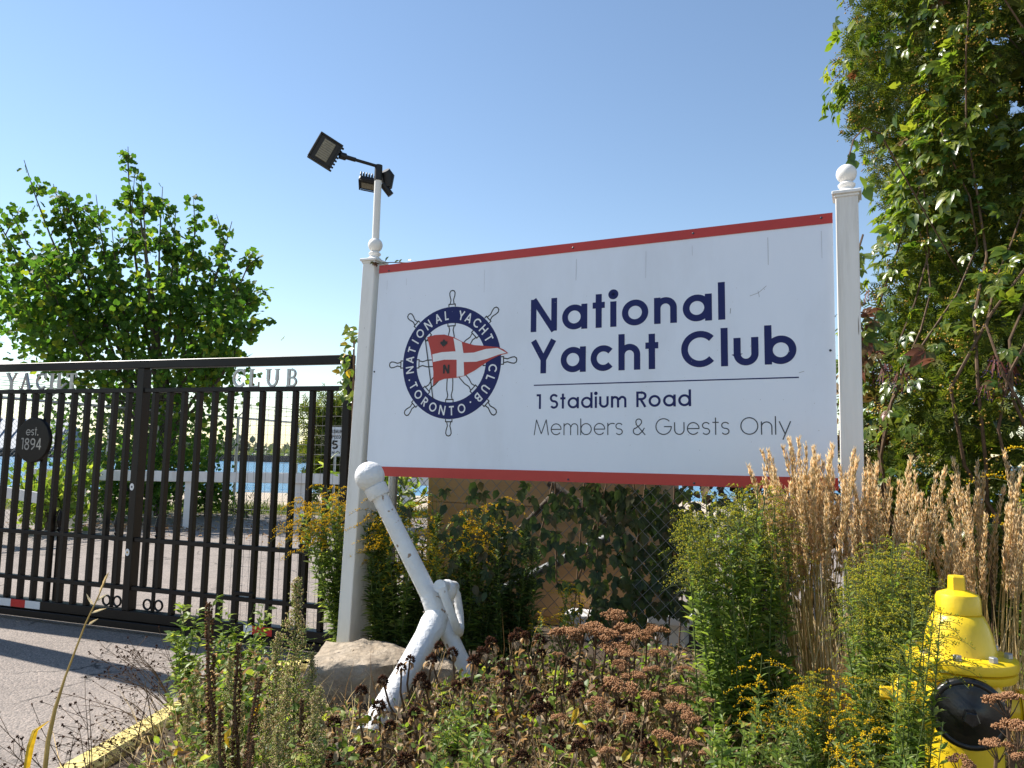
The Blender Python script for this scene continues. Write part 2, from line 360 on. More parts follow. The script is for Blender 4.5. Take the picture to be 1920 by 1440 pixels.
# ------------------------------------------------------------------ surfaces
def asphalt():
    m = bpy.data.materials.new('asphalt'); m.use_nodes = True; t = m.node_tree; p = t.nodes['Principled BSDF']
    tc = nd(t, 'ShaderNodeTexCoord'); V = tc.outputs['Object']
    def noise(sc, det=4, rough=.6):
        n = nd(t, 'ShaderNodeTexNoise'); n.inputs['Scale'].default_value = sc; n.inputs['Detail'].default_value = det; n.inputs['Roughness'].default_value = rough
        t.links.new(V, n.inputs['Vector']); return n.outputs[0]
    base = ramp(t, [(.175, .152, .138), (.215, .187, .168), (.29, .253, .228), (.36, .315, .284)], noise(.9, 8, .7))
    vo = nd(t, 'ShaderNodeTexVoronoi'); vo.inputs['Scale'].default_value = 95; t.links.new(V, vo.inputs['Vector'])
    st = ramp(t, [(.6, .6, .62), (1.0, .98, .95), (1.6, 1.5, 1.42)], vo.outputs['Color'])
    mx = nd(t, 'ShaderNodeMixRGB', blend_type='MULTIPLY'); mx.inputs[0].default_value = .8; t.links.new(base, mx.inputs[1]); t.links.new(st, mx.inputs[2])
    # cracks: thin cell borders of a bent cell pattern
    mp = nd(t, 'ShaderNodeMixRGB'); mp.inputs[0].default_value = .35; t.links.new(V, mp.inputs[1])
    nn = nd(t, 'ShaderNodeTexNoise'); nn.inputs['Scale'].default_value = 2.2; nn.inputs['Detail'].default_value = 6; t.links.new(V, nn.inputs['Vector']); t.links.new(nn.outputs['Color'], mp.inputs[2])
    cr = nd(t, 'ShaderNodeTexVoronoi', feature='DISTANCE_TO_EDGE'); cr.inputs['Scale'].default_value = 1.7; t.links.new(mp.outputs[0], cr.inputs['Vector'])
    lt = nd(t, 'ShaderNodeMapRange'); lt.inputs[1].default_value = 0.0; lt.inputs[2].default_value = .012; lt.inputs[3].default_value = 1; lt.inputs[4].default_value = 0
    t.links.new(cr.outputs[0], lt.inputs[0])
    wh = nd(t, 'ShaderNodeMath', operation='MULTIPLY'); t.links.new(lt.outputs[0], wh.inputs[0])
    ms = nd(t, 'ShaderNodeMapRange'); ms.inputs[1].default_value = .46; ms.inputs[2].default_value = .56; t.links.new(noise(.7, 3), ms.inputs[0]); t.links.new(ms.outputs[0], wh.inputs[1])
    m2 = nd(t, 'ShaderNodeMixRGB'); t.links.new(wh.outputs[0], m2.inputs[0]); t.links.new(mx.outputs[0], m2.inputs[1]); m2.inputs[2].default_value = (.03, .028, .027, 1)
    t.links.new(m2.outputs[0], p.inputs['Base Color']); p.inputs['Roughness'].default_value = .85; p.inputs['Specular IOR Level'].default_value = .3
    sub = nd(t, 'ShaderNodeMath', operation='SUBTRACT'); t.links.new(vo.outputs['Distance'], sub.inputs[0]); t.links.new(wh.outputs[0], sub.inputs[1])
    b = nd(t, 'ShaderNodeBump'); b.inputs['Strength'].default_value = .8; b.inputs['Distance'].default_value = .006; b.invert = True
    t.links.new(vo.outputs['Distance'], b.inputs['Height']); t.links.new(b.outputs[0], p.inputs['Normal'])
    return m
def water_mat():
    m = bpy.data.materials.new('lake_water'); m.use_nodes = True; t = m.node_tree; p = t.nodes['Principled BSDF']
    p.inputs['Base Color'].default_value = (.06, .19, .32, 1); p.inputs['Roughness'].default_value = .3; p.inputs['IOR'].default_value = 1.33; p.inputs['Specular IOR Level'].default_value = .28
    tc = nd(t, 'ShaderNodeTexCoord'); n = nd(t, 'ShaderNodeTexNoise'); n.inputs['Scale'].default_value = 1.1; n.inputs['Detail'].default_value = 7
    t.links.new(tc.outputs['Object'], n.inputs['Vector']); b = nd(t, 'ShaderNodeBump'); b.inputs['Strength'].default_value = .7; b.inputs['Distance'].default_value = .5
    t.links.new(n.outputs[0], b.inputs['Height']); t.links.new(b.outputs[0], p.inputs['Normal']); return m
M_SOIL = mat('soil', [(.025, .017, .011), (.06, .042, .028), (.1, .075, .05)], .95, 9, bump=.8, bscale=30, bdist=.02)
M_SAND = mat('sand', [(.42, .34, .25), (.55, .46, .35)], .95, .8, bump=.3)
M_WHITE = mat('old_white_paint', [(.62, .60, .56), (.76, .75, .72), (.8, .79, .77)], .55, 5, bump=.12, bscale=30, speck=(.3, .27, .22), speck_scale=70, speck_amt=.0, stretch=(1, 1, .25))
M_CRACKED = mat('cracked_white_paint', [(.5, .47, .42), (.74, .72, .68), (.8, .78, .75)], .6, 7, bump=.35, bscale=26, speck=(.24, .2, .16), speck_scale=34, speck_amt=.12, stretch=(1.6, 1.6, .09))
M_ANCHOR = mat('anchor_white_paint', [(.68, .68, .68), (.82, .82, .82)], .42, 5, bump=.55, bscale=55, speck=(.3, .2, .13), speck_scale=24, speck_amt=.2, spec=.5, bdist=.012)
M_PANEL = mat('sign_panel_white', [(.67, .715, .79), (.74, .795, .89), (.77, .82, .91)], .4, 1.6, speck=(.3, .3, .3), speck_scale=90, speck_amt=-.14, spec=.45, stretch=(1, 1, .35))
M_RED = mat('sign_red', [(.42, .035, .03), (.5, .045, .035)], .4, 3)
M_NAVY = flat('print_navy', (.010, .017, .105), .5, .25)
M_PALE = flat('print_white', (.74, .76, .79), .4)
M_FLAG = flat('print_flag_red', (.42, .04, .03), .4)
M_INK = flat('print_black', (.012, .012, .014), .4)
M_SLATE = flat('print_slate', (.03, .04, .06), .4)
M_GATE = mat('gate_black_paint', [(.005, .004, .004), (.01, .008, .007)], .42, 8, spec=.25, bump=.05)
M_STEEL = mat('brushed_steel', [(.3, .3, .31), (.42, .42, .43)], .34, 30, metal=.9)
M_GALV = mat('galvanised_steel', [(.33, .34, .35), (.46, .47, .48)], .45, 25, metal=.75)
M_DULL = mat('dull_grey_pipe', [(.1, .11, .115), (.17, .18, .19)], .6, 18, metal=.3)
M_WIRE = mat('grey_wire', [(.16, .16, .16), (.26, .26, .26)], .5, 40, metal=.6)
M_REFR = flat('reflector_red', (.55, .02, .02), .3)
M_REFW = flat('reflector_white', (.72, .74, .76), .3)
M_BLACK = mat('black_cast_metal', [(.006, .006, .006), (.012, .012, .012)], .34, 12, spec=.5, coat=.1, bump=.14, bscale=60)
M_LAMPB = mat('lamp_black', [(.008, .008, .009), (.016, .016, .017)], .5, 12)
M_LENS = mat('lamp_lens', [(.15, .135, .1), (.22, .2, .15)], .3, 50, spec=.6)
M_YEL = mat('hydrant_yellow', [(.66, .43, .012), (.8, .55, .016), (.84, .6, .02)], .38, 5, 9, spec=.5, coat=.15, bump=.16, bscale=38, speck=(.3, .17, .04), speck_scale=22, speck_amt=.06)
M_KERB = mat('kerb_yellow', [(.52, .42, .12), (.72, .58, .2), (.78, .66, .27)], .8, 14, bump=.4, bscale=80, speck=(.1, .09, .07), speck_scale=26, speck_amt=.25)
M_STONE = mat('limestone', [(.17, .13, .095), (.34, .28, .21), (.44, .37, .29)], .92, 6, 9, bump=1.0, bscale=9, bdist=.05, speck=(.12, .1, .08), speck_scale=11, speck_amt=.15)
M_TAN = mat('tan_plank', [(.36, .19, .075), (.46, .26, .11), (.5, .29, .13)], .7, 3, bump=.15, bscale=30, stretch=(.2, 1, 3))
M_BARK = mat('bark', [(.05, .04, .03), (.12, .095, .07)], .9, 14, bump=.6, bscale=40)
M_STEMG = mat('green_stem', [(.06, .09, .02), (.1, .13, .03)], .6, 20)
M_STEMB = mat('dry_stem', [(.07, .04, .02), (.15, .09, .05)], .8, 20)
M_STRAW = mat('straw_stem', [(.36, .23, .06), (.5, .35, .12)], .7, 20)
L_TREE = leafmat('tulip_tree_leaf', [(.03, .07, .018), (.045, .095, .02), (.055, .11, .022), (.04, .09, .02), (.07, .125, .024), (.09, .15, .026), (.2, .21, .03)], .48, (2.0, 2.3, .8), .6, .15)
L_CEDAR = leafmat('cedar_leaf', [(.045, .075, .014), (.08, .12, .02), (.12, .155, .024), (.2, .2, .03)], .36, (1.6, 1.6, .7))
L_CREEP = leafmat('creeper_leaf', [(.04, .08, .018), (.07, .12, .022), (.13, .19, .03), (.22, .24, .04), (.09, .14, .03)], .42, (2.2, 2.2, .8), .3, .5)
L_SHADE = leafmat('shaded_creeper_leaf', [(.018, .035, .012), (.03, .055, .016), (.045, .075, .02), (.07, .06, .03)], .3, (1.6, 1.6, .8), .4, .3)  # darker copy of the creeper leaf, shade below the sign painted into its colour
L_CREEPR = leafmat('creeper_leaf_red', [(.12, .06, .03), (.17, .06, .03), (.13, .1, .035), (.1, .11, .03)], .35, (1.5, 1.3, .9), .35)
L_GOLDL = leafmat('goldenrod_leaf', [(.08, .13, .03), (.13, .2, .045), (.2, .27, .07), (.3, .34, .11)], .48, (1.9, 1.9, .8), .45)
L_GOLDD = leafmat('shaded_goldenrod_leaf', [(.04, .075, .018), (.06, .1, .024), (.085, .125, .03), (.12, .15, .04)], .4, (1.7, 1.7, .8), .5)  # goldenrod leaf again, darkened to put the shade under the sign into the colour
L_GOLDF = leafmat('goldenrod_flower', [(.62, .4, .008), (.75, .52, .015), (.8, .6, .03)], .35, (1.2, 1.1, .6), .7, .1)
L_GOLDB = leafmat('goldenrod_bud', [(.26, .31, .05), (.4, .42, .05), (.6, .52, .05)], .4, (1.4, 1.3, .6), .7, .1)
L_REED = leafmat('reed_plume', [(.66, .52, .28), (.79, .65, .4), (.88, .78, .56)], .45, (1.35, 1.2, .95), .7, .15)
L_DRY = leafmat('dry_leaf', [(.16, .1, .06), (.28, .19, .11), (.42, .31, .19), (.56, .46, .32)], .35, (1.5, 1.2, .8), .7, .2)
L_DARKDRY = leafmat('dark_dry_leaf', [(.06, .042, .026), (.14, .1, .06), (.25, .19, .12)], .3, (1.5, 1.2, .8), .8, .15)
L_WEED = leafmat('weed_leaf', [(.08, .14, .03), (.14, .22, .04), (.22, .3, .06), (.36, .38, .09)], .48, (1.8, 1.8, .7), .45)
L_SEDUM = leafmat('sedum_head', [(.25, .125, .06), (.38, .2, .1), (.5, .29, .16)], .18, (1.3, 1.1, .8), .85, .1)
L_CONE = leafmat('cone_head', [(.018, .009, .006), (.045, .02, .012), (.11, .04, .018)], .1, (1.2, 1, .8), .85, .1)
L_SPIKE = leafmat('brown_spike', [(.06, .028, .014), (.14, .07, .035), (.22, .12, .06)], .2, (1.3, 1.1, .8), .85, .1)
L_FLUFF = leafmat('seed_fluff', [(.45, .34, .2), (.62, .52, .36), (.42, .43, .17), (.34, .4, .12)], .45, (1.3, 1.3, .9), .8, .1)
L_GRASS = leafmat('grass_blade', [(.06, .11, .02), (.1, .16, .03), (.2, .2, .06)], .4, (1.7, 1.7, .7))
L_YELLOW = leafmat('yellow_leaf', [(.5, .33, .02), (.65, .45, .04), (.45, .4, .06)], .45, (1.3, 1.2, .7))
L_CONEY = leafmat('cedar_cones', [(.38, .22, .04), (.52, .33, .07), (.44, .36, .08)], .25, (1.2, 1.1, .8), .7, .15)
M_BERRY = mat('berry', [(.012, .01, .03), (.03, .022, .06)], .35, 30, spec=.5)
M_PINKST = flat('red_stalk', (.15, .03, .03), .6)

# ------------------------------------------------------------------ ground, water, far shore
def sheet(name, xs, ys, zf, m, kind='structure'):
    v = [(x, y, zf(x, y)) for y in ys for x in xs]; n = len(xs)
    f = [(j * n + i, j * n + i + 1, (j + 1) * n + i + 1, (j + 1) * n + i) for j in range(len(ys) - 1) for i in range(n - 1)]
    b = MB(); b.v = v; b.f = f; o = b.build(name, m, smooth=True); o['kind'] = kind; return o
sheet('road', np.linspace(-60, 60, 25), [-40, -10, 0, 4, 8, 12, 15.2], lambda x, y: 0.0, asphalt())
M_VERGE = mat('verge_earth', [(.09, .08, .04), (.16, .15, .06), (.3, .24, .15)], .95, 1.5, bump=.4)
sheet('verge', np.linspace(-60, 60, 41), [15.2, 15.6, 16.6, 17.2], lambda x, y: -.0 + .05 * math.sin(x * 2.1) * (15.4 < y < 17), M_VERGE)
sheet('beach', np.linspace(-70, 70, 41), [17.2, 20, 23, 26, 30, 34], lambda x, y: 0.0 - .6 * max(0, (y - 20) / 14) ** 1.3, M_SAND)
sheet('lake', [-3000, -300, -80, 0, 80, 300, 3000], [22, 40, 120, 500, 4000], lambda x, y: -.42, water_mat())
# ------------------------------------------------------------------ bed and kerb
KZ = .13
k0, k1 = gz(60, 1460, KZ), gz(272, 1342, KZ); kd = (k1 - k0) / np.linalg.norm(k1 - k0); kn = np.array([kd[1], -kd[0], 0])
kr0 = gz(171, 1436, KZ); KW = float((kr0 - k0) @ kn)
def bedz(x, y): return .055 + .05 * min(1, max(0, (y - 2) / 2)) + .02 * math.sin(x * 3.1 + y * 2) + .015 * math.sin(x * 7.3 - y * 5)
kp = [k0 - kd * 3.2, k0 - kd * 1.4, k0 + kd * .0, k0 + kd * .55, k1 + kd * .15, k1 + kd * .5 + kn * .02, k1 + kd * .8 + kn * .1, k1 + kd * 1.0 + kn * .3, k1 + kd * 1.08 + kn * .6]
kb = thing('kerb', None, None, (0, 0, 0)); kb['kind'] = 'structure'
def kerb_stone(a, b):
    d = b - a; L = np.linalg.norm(d); d = d / L; n = np.array([d[1], -d[0], 0]); m_ = MB()
    prof = [(0, -.1), (0.004, KZ - .015), (.02, KZ), (KW - .02, KZ), (KW, KZ - .02), (KW, -.1)]; g = .004
    v = []
    for t in (g, L - g):
        for q, z in prof: p = a + d * t + n * q; v.append((p[0], p[1], z))
    k = len(prof); f = [(i, i + 1, k + i + 1, k + i) for i in range(k - 1)] + [tuple(range(k)), tuple(range(2 * k - 1, k - 1, -1))]
    m_.add(v, f).build('kerb_stone', M_KERB, kb)
for a, b in zip(kp[:-1], kp[1:]): kerb_stone(a, b)
bo = sheet('planting_bed', np.linspace(0, 1, 40), np.linspace(0, 1, 40), lambda x, y: 0, M_SOIL)
for v_ in bo.data.vertices:      # from the kerb on the left to the hedge on the right
    y = .2 + v_.co.y * 6.3; xl = kp[1][0] + (y - kp[1][1]) * kd[0] / kd[1] + KW * .8
    if y > 4.3: xl = max(xl, -.75 + (y - 4.3) * .1)
    x = xl + (6.5 - xl) * v_.co.x; v_.co = (x, y, bedz(x, y))
# ------------------------------------------------------------------ club sign
SF = Frame((-.818, 4.2906), math.radians(-25.67)); SP = SF.px
sign = thing('club_sign', 'large white yacht club sign board with red edges between two white posts', 'sign', SF.o, SF.a)
tl, tr, br, bl = SP(712, 500), SP(1561, 401), SP(1572, 918), SP(686, 890)
def quad_slab(q, y0, y1):
    m_ = MB(); v = [(x, y0, z) for x, z in q] + [(x, y1, z) for x, z in q]
    return m_.add(v, [(0, 1, 2, 3), (7, 6, 5, 4), (0, 4, 5, 1), (1, 5, 6, 2), (2, 6, 7, 3), (3, 7, 4, 0)])
panel = quad_slab([bl, br, tr, tl], 0, .012).build('panel', M_PANEL, sign)
def lerp(a, b, t): return (a[0] + (b[0] - a[0]) * t, a[1] + (b[1] - a[1]) * t)
e1, e2 = .034, .04
quad_slab([lerp(tl, bl, e1), lerp(tr, br, e1), lerp(tr, br, -.004), lerp(tl, bl, -.004)], -.004, .016).build('red_trim', M_RED, panel)
quad_slab([lerp(bl, tl, -.004), lerp(br, tr, -.004), lerp(br, tr, e2), lerp(bl, tl, e2)], -.004, .016).build('red_trim', M_RED, panel)
def line_text(name, txt, p0, p1, top, w, m_, gap=.09):
    a, b = SP(*p0), SP(*p1); c = SP(*top); p = Print(); p.text(txt, a[0], a[1], b[0], b[1], abs(c[1] - a[1]), w, gap, (m_, panel))
line_text('lettering', 'National', (995, 623), (1360, 599), (996, 562.5), .13, M_NAVY, .115)
line_text('lettering', 'Yacht Club', (995, 701), (1494, 681.5), (995, 639.5), .13, M_NAVY, .105)
line_text('lettering', '1 Stadium Road', (1005, 767), (1296, 761.5), (1005, 739.5), .105, M_NAVY, .105)
line_text('lettering', 'Members & Guests Only', (1001, 816), (1484, 815), (1001, 787), .045, M_SLATE, .1)
p = Print(); a, b = SP(1001, 722.5), SP(1498, 707.5); p.stroke([a, b], .006); p.build('rule_line', M_NAVY, panel)
# emblem: a ship's wheel with a lettered ring and a pennant
def Z(zx, zy): return SP(700 + zx / 4.5, 520 + zy / 4.5)
EC = Z(651, 719); RO_ = abs(Z(651, 245)[1] - Z(651, 1192)[1]) / 2; RI = RO_ * .705
em = Print(-.0005)
ann = MB()
def ring_xy(r, k=64): return [(EC[0] + r * math.cos(2 * PI * i / k), EC[1] + r * math.sin(2 * PI * i / k)) for i in range(k)]
o_, i_ = ring_xy(RO_), ring_xy(RI)
em.put(o_ + i_, [(k, (k + 1) % 64, 64 + (k + 1) % 64, 64 + k) for k in range(64)])
ring = em.build('emblem_ring', M_NAVY, panel)
hd = Print(-.0005); LWD = RO_ * .02
def polar(t, pts):
    c, s_ = math.cos(t), math.sin(t); return [(EC[0] + r * c - q * s_, EC[1] + r * s_ + q * c) for r, q in pts]
R1 = RO_
for k in range(8):
    t = PI / 2 + k * PI / 4
    hd.stroke(polar(t, [(R1 * 1.0, -R1 * .065), (R1 * 1.045, -R1 * .065), (R1 * 1.045, R1 * .065), (R1 * 1.0, R1 * .065)]), LWD)
    prof = [(1.05, .04), (1.12, .025), (1.2, .05), (1.25, .055), (1.285, .035)]
    hd.stroke(polar(t, [(R1 * a, R1 * b) for a, b in prof] + [(R1 * 1.295, 0)] + [(R1 * a, -R1 * b) for a, b in prof[::-1]]), LWD)
    hd.flush('emblem_handle', M_INK, panel)
    hd.stroke(polar(t, [(R1 * .70, -R1 * .075), (R1 * .655, -R1 * .075), (R1 * .655, R1 * .075), (R1 * .70, R1 * .075)]), LWD)
    sp_ = [(.65, .055), (.58, .035), (.48, .06), (.36, .06), (.2, .05), (.1, .05)]
    hd.stroke(polar(t, [(R1 * a, R1 * b) for a, b in sp_]), LWD); hd.stroke(polar(t, [(R1 * a, -R1 * b) for a, b in sp_]), LWD); hd.flush('emblem_spoke', M_INK, panel)
lt = Print(-.0012); CAPH = (RO_ - RI) * .56; EW = .12
for c, q in zip('NATIONALYACHTCLUB', [(295, 785), (300, 695), (318, 612), (354, 542), (396, 474), (463, 400), (547, 348), (620, 323), (746, 318), (806, 344), (873, 390), (925, 447), (973, 513), (1000, 765), (968, 843), (928, 928), (878, 1003)]):
    x, z = Z(*q); an = math.atan2(z - EC[1], x - EC[0]); rr = (RO_ + RI) / 2
    lt.letter(c, EC[0] + rr * math.cos(an), EC[1] + rr * math.sin(an), an - PI / 2, CAPH, EW, .92); lt.flush('emblem_letter', M_PALE, panel)
for c, q in zip('TORONTO', [(325, 925), (365, 1003), (425, 1064), (498, 1106), (580, 1124), (660, 1119), (742, 1095)]):
    x, z = Z(*q); an = math.atan2(z - EC[1], x - EC[0]); rr = (RO_ + RI) / 2
    lt.letter(c, EC[0] + rr * math.cos(an), EC[1] + rr * math.sin(an), an + PI / 2, CAPH, EW, .92); lt.flush('emblem_letter', M_PALE, panel)
for q in ((305, 868), (820, 1053)):
    x, z = Z(*q); lt.poly([(x + .005 * math.cos(2 * PI * i / 12), z + .005 * math.sin(2 * PI * i / 12)) for i in range(12)]); lt.flush('emblem_dot', M_PALE, panel)
fl = Print(-.0018); fl.poly([Z(*q) for q in [(505, 915), (540, 880), (600, 857), (700, 848), (770, 832), (850, 790), (930, 735), (1000, 690), (1060, 660), (1140, 640), (1100, 608), (1050, 588), (950, 579), (850, 572), (755, 545), (680, 505), (600, 483), (520, 487), (455, 506), (480, 600), (498, 700), (508, 800)]])
flag = fl.build('emblem_flag', M_FLAG, panel)
cr = Print(-.0024)
hb = [(500, 650), (580, 632), (690, 625), (760, 640), (850, 635), (950, 605), (1050, 596), (1125, 637)]; lb = [(1060, 652), (960, 688), (870, 712), (770, 715), (700, 695), (600, 695), (505, 715)]
cr.poly([Z(*q) for q in hb + lb])
cr.poly([Z(*q) for q in [(678, 512), (748, 546), (762, 640), (768, 830), (705, 840), (705, 700), (695, 620)]])
cr.build('emblem_flag_cross', M_PALE, panel)
ik = Print(-.003); ik.stroke([Z(436, 492), Z(505, 1028)], .006); ik.flush('emblem_flag_pole', M_INK, panel)
ik.letter('N', *Z(617, 775), 0, abs(Z(617, 738)[1] - Z(617, 812)[1]), .17); ik.flush('emblem_flag_letter', M_INK, panel)
lc = Z(597, 555); lr = abs(Z(597, 515)[1] - Z(597, 590)[1]) / 2
leaf = [(0, 1), (.18, .62), (.36, .72), (.3, .3), (.55, .5), (.62, .33), (1, .3), (.82, .02), (.95, -.12), (.4, -.5), (.45, -.68), (.06, -.6), (.06, -1)]
ik.poly([(lc[0] + x * lr, lc[1] + z * lr) for x, z in leaf + [(-x, z) for x, z in leaf[::-1]]][::-1])
ik.build('emblem_flag_leaf', M_INK, panel)
# screws, scratches
for q in ((1075, 465), (1300, 438), (1557, 657), (702, 697), (688, 865), (1066, 899), (1302, 906), (730, 508), (1540, 409)):
    x, z = SP(*q); MB().lathe([(.005, 0), (.0055, .002), (.003, .0035)], 10, Matrix.Translation((x, -.0038 if q[1] > 890 or q[1] < 520 and q[0] > 1000 or q[1] < 515 else 0, z)) @ Matrix.Rotation(PI / 2, 4, 'X')).build('screw', M_SLATE, panel)
sc_ = Print(-.0007); sc_.stroke([SP(1406, 555), SP(1422, 549), SP(1437, 536)], .002); sc_.stroke([SP(1421, 545), SP(1424, 557)], .0015); sc_.stroke([SP(1370, 578), SP(1369, 588)], .003)
sc_.stroke([SP(1498, 699), SP(1508, 696)], .002); sc_.build('scratch', flat('scuff_grey', (.3, .3, .32)), panel)
fs_ = Print(-.0009)
for _ in range(110):
    u_, v_ = R(720, 1550), R(530, 870); x, z = SP(u_, v_); r_ = R(.0007, .0018); fs_.poly([(x + r_ * math.cos(2 * PI * i / 6), z + r_ * R(.8, 1.8) * math.sin(2 * PI * i / 6)) for i in range(6)])
for u_ in (722, 760, 905, 1080, 1210, 1303, 1440, 1545):
    x, z = SP(u_ + R(-6, 6), 515 - (u_ - 712) * .115 + 6); fs_.stroke([(x, z - .02), (x + R(-.002, .002), z - R(.06, .16))], R(.0012, .0025))
stuff(fs_.build('dirt_specks', flat('dirt_grey', (.46, .47, .5), .8), panel))
# posts: two square timbers one behind the other, a moulded cap and a ball finial
def sign_post(base, top, wd, lean, lab):
    g = bpy.data.objects.new('sign_post', None); COL.objects.link(g); g.parent = sign; g.location = (base[0], 0, 0); g['label'] = lab
    g.rotation_euler = (0, lean, 0); H = top
    MB().box(0, wd, -.016, .088, -.05, H, .004).build('timber', M_CRACKED if lab.startswith('right') else M_WHITE, g)
    MB().box(.004, wd - .004, .092, .19, -.05, H - .03, .004).build('timber', M_WHITE, g)
    c = MB().box(-.014, wd + .014, -.03, .104, H + .006, H + .022, .003); c.box(-.005, wd + .005, -.021, .094, H - .006, H + .006, .002); c.build('post_cap', M_WHITE, g)
    cx, cy = wd / 2, .037
    fin = MB().lathe([(.043, 0), (.043, .008), (.036, .014), (.03, .018), (.027, .026), (.036, .034), (.037, .042), (.028, .05), (.022, .056)], 24, Matrix.Translation((cx, cy, H + .022)))
    fin.build('finial_base', M_WHITE, g, True)
    rb = .0435; MB().lathe([(max(.001, rb * math.sin(PI * i / 14)), -rb * math.cos(PI * i / 14)) for i in range(15)], 28, Matrix.Translation((cx, cy, H + .022 + .052 + rb * .93))).build('finial_ball', M_WHITE, g, True)
    return g, (cx, cy, H + .022 + .052 + rb * .93)
lx0, lz0 = SP(634, 1150, -.016); lx1, lz1 = SP(680, 492, -.016); llean = math.atan2(lx1 - lx0, lz1 - lz0)
bx_ = lx0 - lz0 * math.tan(llean)
lp, lball = sign_post((bx_, 0), lz1 / math.cos(llean), .088, llean, 'left post, leaning slightly')
rx1, rz1 = SP(1566, 368, -.016); rx0, rz0 = SP(1576, 900, -.016); rlean = math.atan2(rx1 - rx0, rz1 - rz0)
rp, rball = sign_post((rx0 - rz0 * math.tan(rlean), 0), rz1 / math.cos(rlean), .092, rlean, 'right post with cracked peeling paint')
# ------------------------------------------------------------------ floodlights on the left post
bpy.context.view_layer.update()
bw = SF.w(bx_ + math.sin(llean) * lball[2] + lball[0] * math.cos(llean), lball[1], math.cos(llean) * lball[2] - lball[0] * math.sin(llean))
PY = bw[1]
fp = thing('floodlight_pole', 'thin white pole with two black floodlights rising from a post ball', 'floodlight', bw)
def L(u, v, dy=0.0): return atY(u, v, PY + dy) - bw
pt = L(710, 312)
MB().tube([(0, 0, .03), pt * .5, pt], [.0215, .0215, .0215], 18).build('pole', M_WHITE, fp, True)
MB().tube([pt - np.array([0, 0, .09]), pt + np.array([0, 0, .006])], [.0245, .0235], 16).build('pole_sleeve', M_LAMPB, fp, True)
ja = L(722, 318, .06); ar0, ar1 = L(705, 311, -.01), L(640, 292, -.14)
arm = MB().tube([ar0, ar0 + (ar1 - ar0) * .65], .0095, 12); arm.tube([ar0 + (ar1 - ar0) * .6, ar1], .013, 12); arm.tube([ar1 - (ar1 - ar0) * .12, ar1 + (ar1 - ar0) * .04], .021, 12)
arm.build('arm', M_LAMPB, fp, True)
bxm = MB().tube([L(722, 320, .03), L(727, 330, .05), L(726, 352, .05)], [.03, .042, .03], 14); bxm.tube([L(717, 345, .03), L(733, 366, .05)], [.02, .02], 10); bxm.build('junction_box', M_LAMPB, fp, True)
def flood(center, axis_x, axis_y, wdt, hgt, nz):
    """flat housing: axis_x along the fins row, axis_y across, lens on the side the normal points to"""
    ax = Vector(axis_x).normalized(); nn = Vector(nz).normalized(); ay = nn.cross(ax).normalized(); nn = ax.cross(ay).normalized()
    Mx = Matrix((ax, ay, nn)).transposed().to_4x4(); Mx.translation = Vector(center)
    h_ = MB().box(-wdt / 2, wdt / 2, -hgt / 2, hgt / 2, -.022, 0.012, .008); h_.v = [tuple(Mx @ Vector(q)) for q in h_.v]; h_ = h_.build('floodlight', M_LAMPB, fp)
    rim = MB()
    for x0, x1, y0, y1 in ((-.5, -.43, -.5, .5), (.43, .5, -.5, .5), (-.43, .43, -.5, -.4), (-.43, .43, .4, .5)): rim.box(x0 * wdt, x1 * wdt, y0 * hgt, y1 * hgt, .0125, .019, .003)
    rim.v = [tuple(Mx @ Vector(q)) for q in rim.v]; rim.build('rim', M_LAMPB, h_)
    ln = MB().box(-wdt * .36, wdt * .36, -hgt * .24, hgt * .24, .0125, .015)
    for i in range(9): ln.box(-wdt * .36 + wdt * .72 * i / 9 + .001, -wdt * .36 + wdt * .72 * (i + 1) / 9 - .001, -hgt * .23, hgt * .23, .0155, .0185, .001)
    ln.v = [tuple(Mx @ Vector(q)) for q in ln.v]; ln.build('lens', M_LENS, h_)
    for i in range(8):
        x = -wdt * .46 + wdt * .92 * i / 7
        f_ = MB().box(x - .004, x + .004, -hgt * .58, hgt * .5, -.05, -.0225, .003); f_.v = [tuple(Mx @ Vector(q)) for q in f_.v]; f_.build('cooling_fin', M_LAMPB, h_)
c1 = L(610, 283, -.16); ux = L(625, 258, -.16) - L(597, 306, -.16); uy = L(640, 292, -.1) - L(585, 275, -.16)
nrm = np.cross(ux, uy); nrm = nrm if nrm[1] < 0 else -nrm
flood(c1, ux, uy, .165, .145, nrm)
c2 = L(693, 346, .1); flood(c2, (1, .1, -.15), (0, 0, 1), .13, .1, (.1, -.35, -1))
# ------------------------------------------------------------------ sliding gate
ga, gb = gz(0, 1155), gz(300, 1192); GA = math.atan2(gb[1] - ga[1], gb[0] - ga[0])
GF = Frame(ga, GA); GP = GF.px
gate = thing('sliding_gate', 'black steel sliding gate with upright bars and club name letters', 'gate', GF.o, GA)
GX0, GX1 = -1.6, 2.98
def gbar(name, x0, x1, y0, y1, z0, z1, b=.003, m_=None, par=None): return MB().box(x0, x1, y0, y1, z0, z1, b).build(name, m_ or M_GATE, par or gate)
gbar('top_rail', GX0, GX1, -.03, .03, 1.877, 1.937, .004)
CX = 1.235; PWD = .062
for a, b in ((GX0, CX - PWD / 2 - .001), (CX + PWD / 2 + .001, GX1)):
    gbar('letter_rail', a, b, -.021, .021, 1.7, 1.732)
    gbar('middle_rail', a, b, -.021, .021, .63, .66); gbar('lower_rail', a, b, -.021, .021, .29, .32)
gbar('bottom_beam', GX0, GX1, -.028, .05, .083, .15); gbar('bottom_beam', GX0, GX1, -.05, .05, .03, .079)
gbar('gate_post', CX - PWD / 2, CX + PWD / 2, -.031, .045, .151, 1.876); gbar('gate_post', GX1 - .05, GX1, -.031, .031, .151, 1.876)
bar0 = None; SPC = .1325
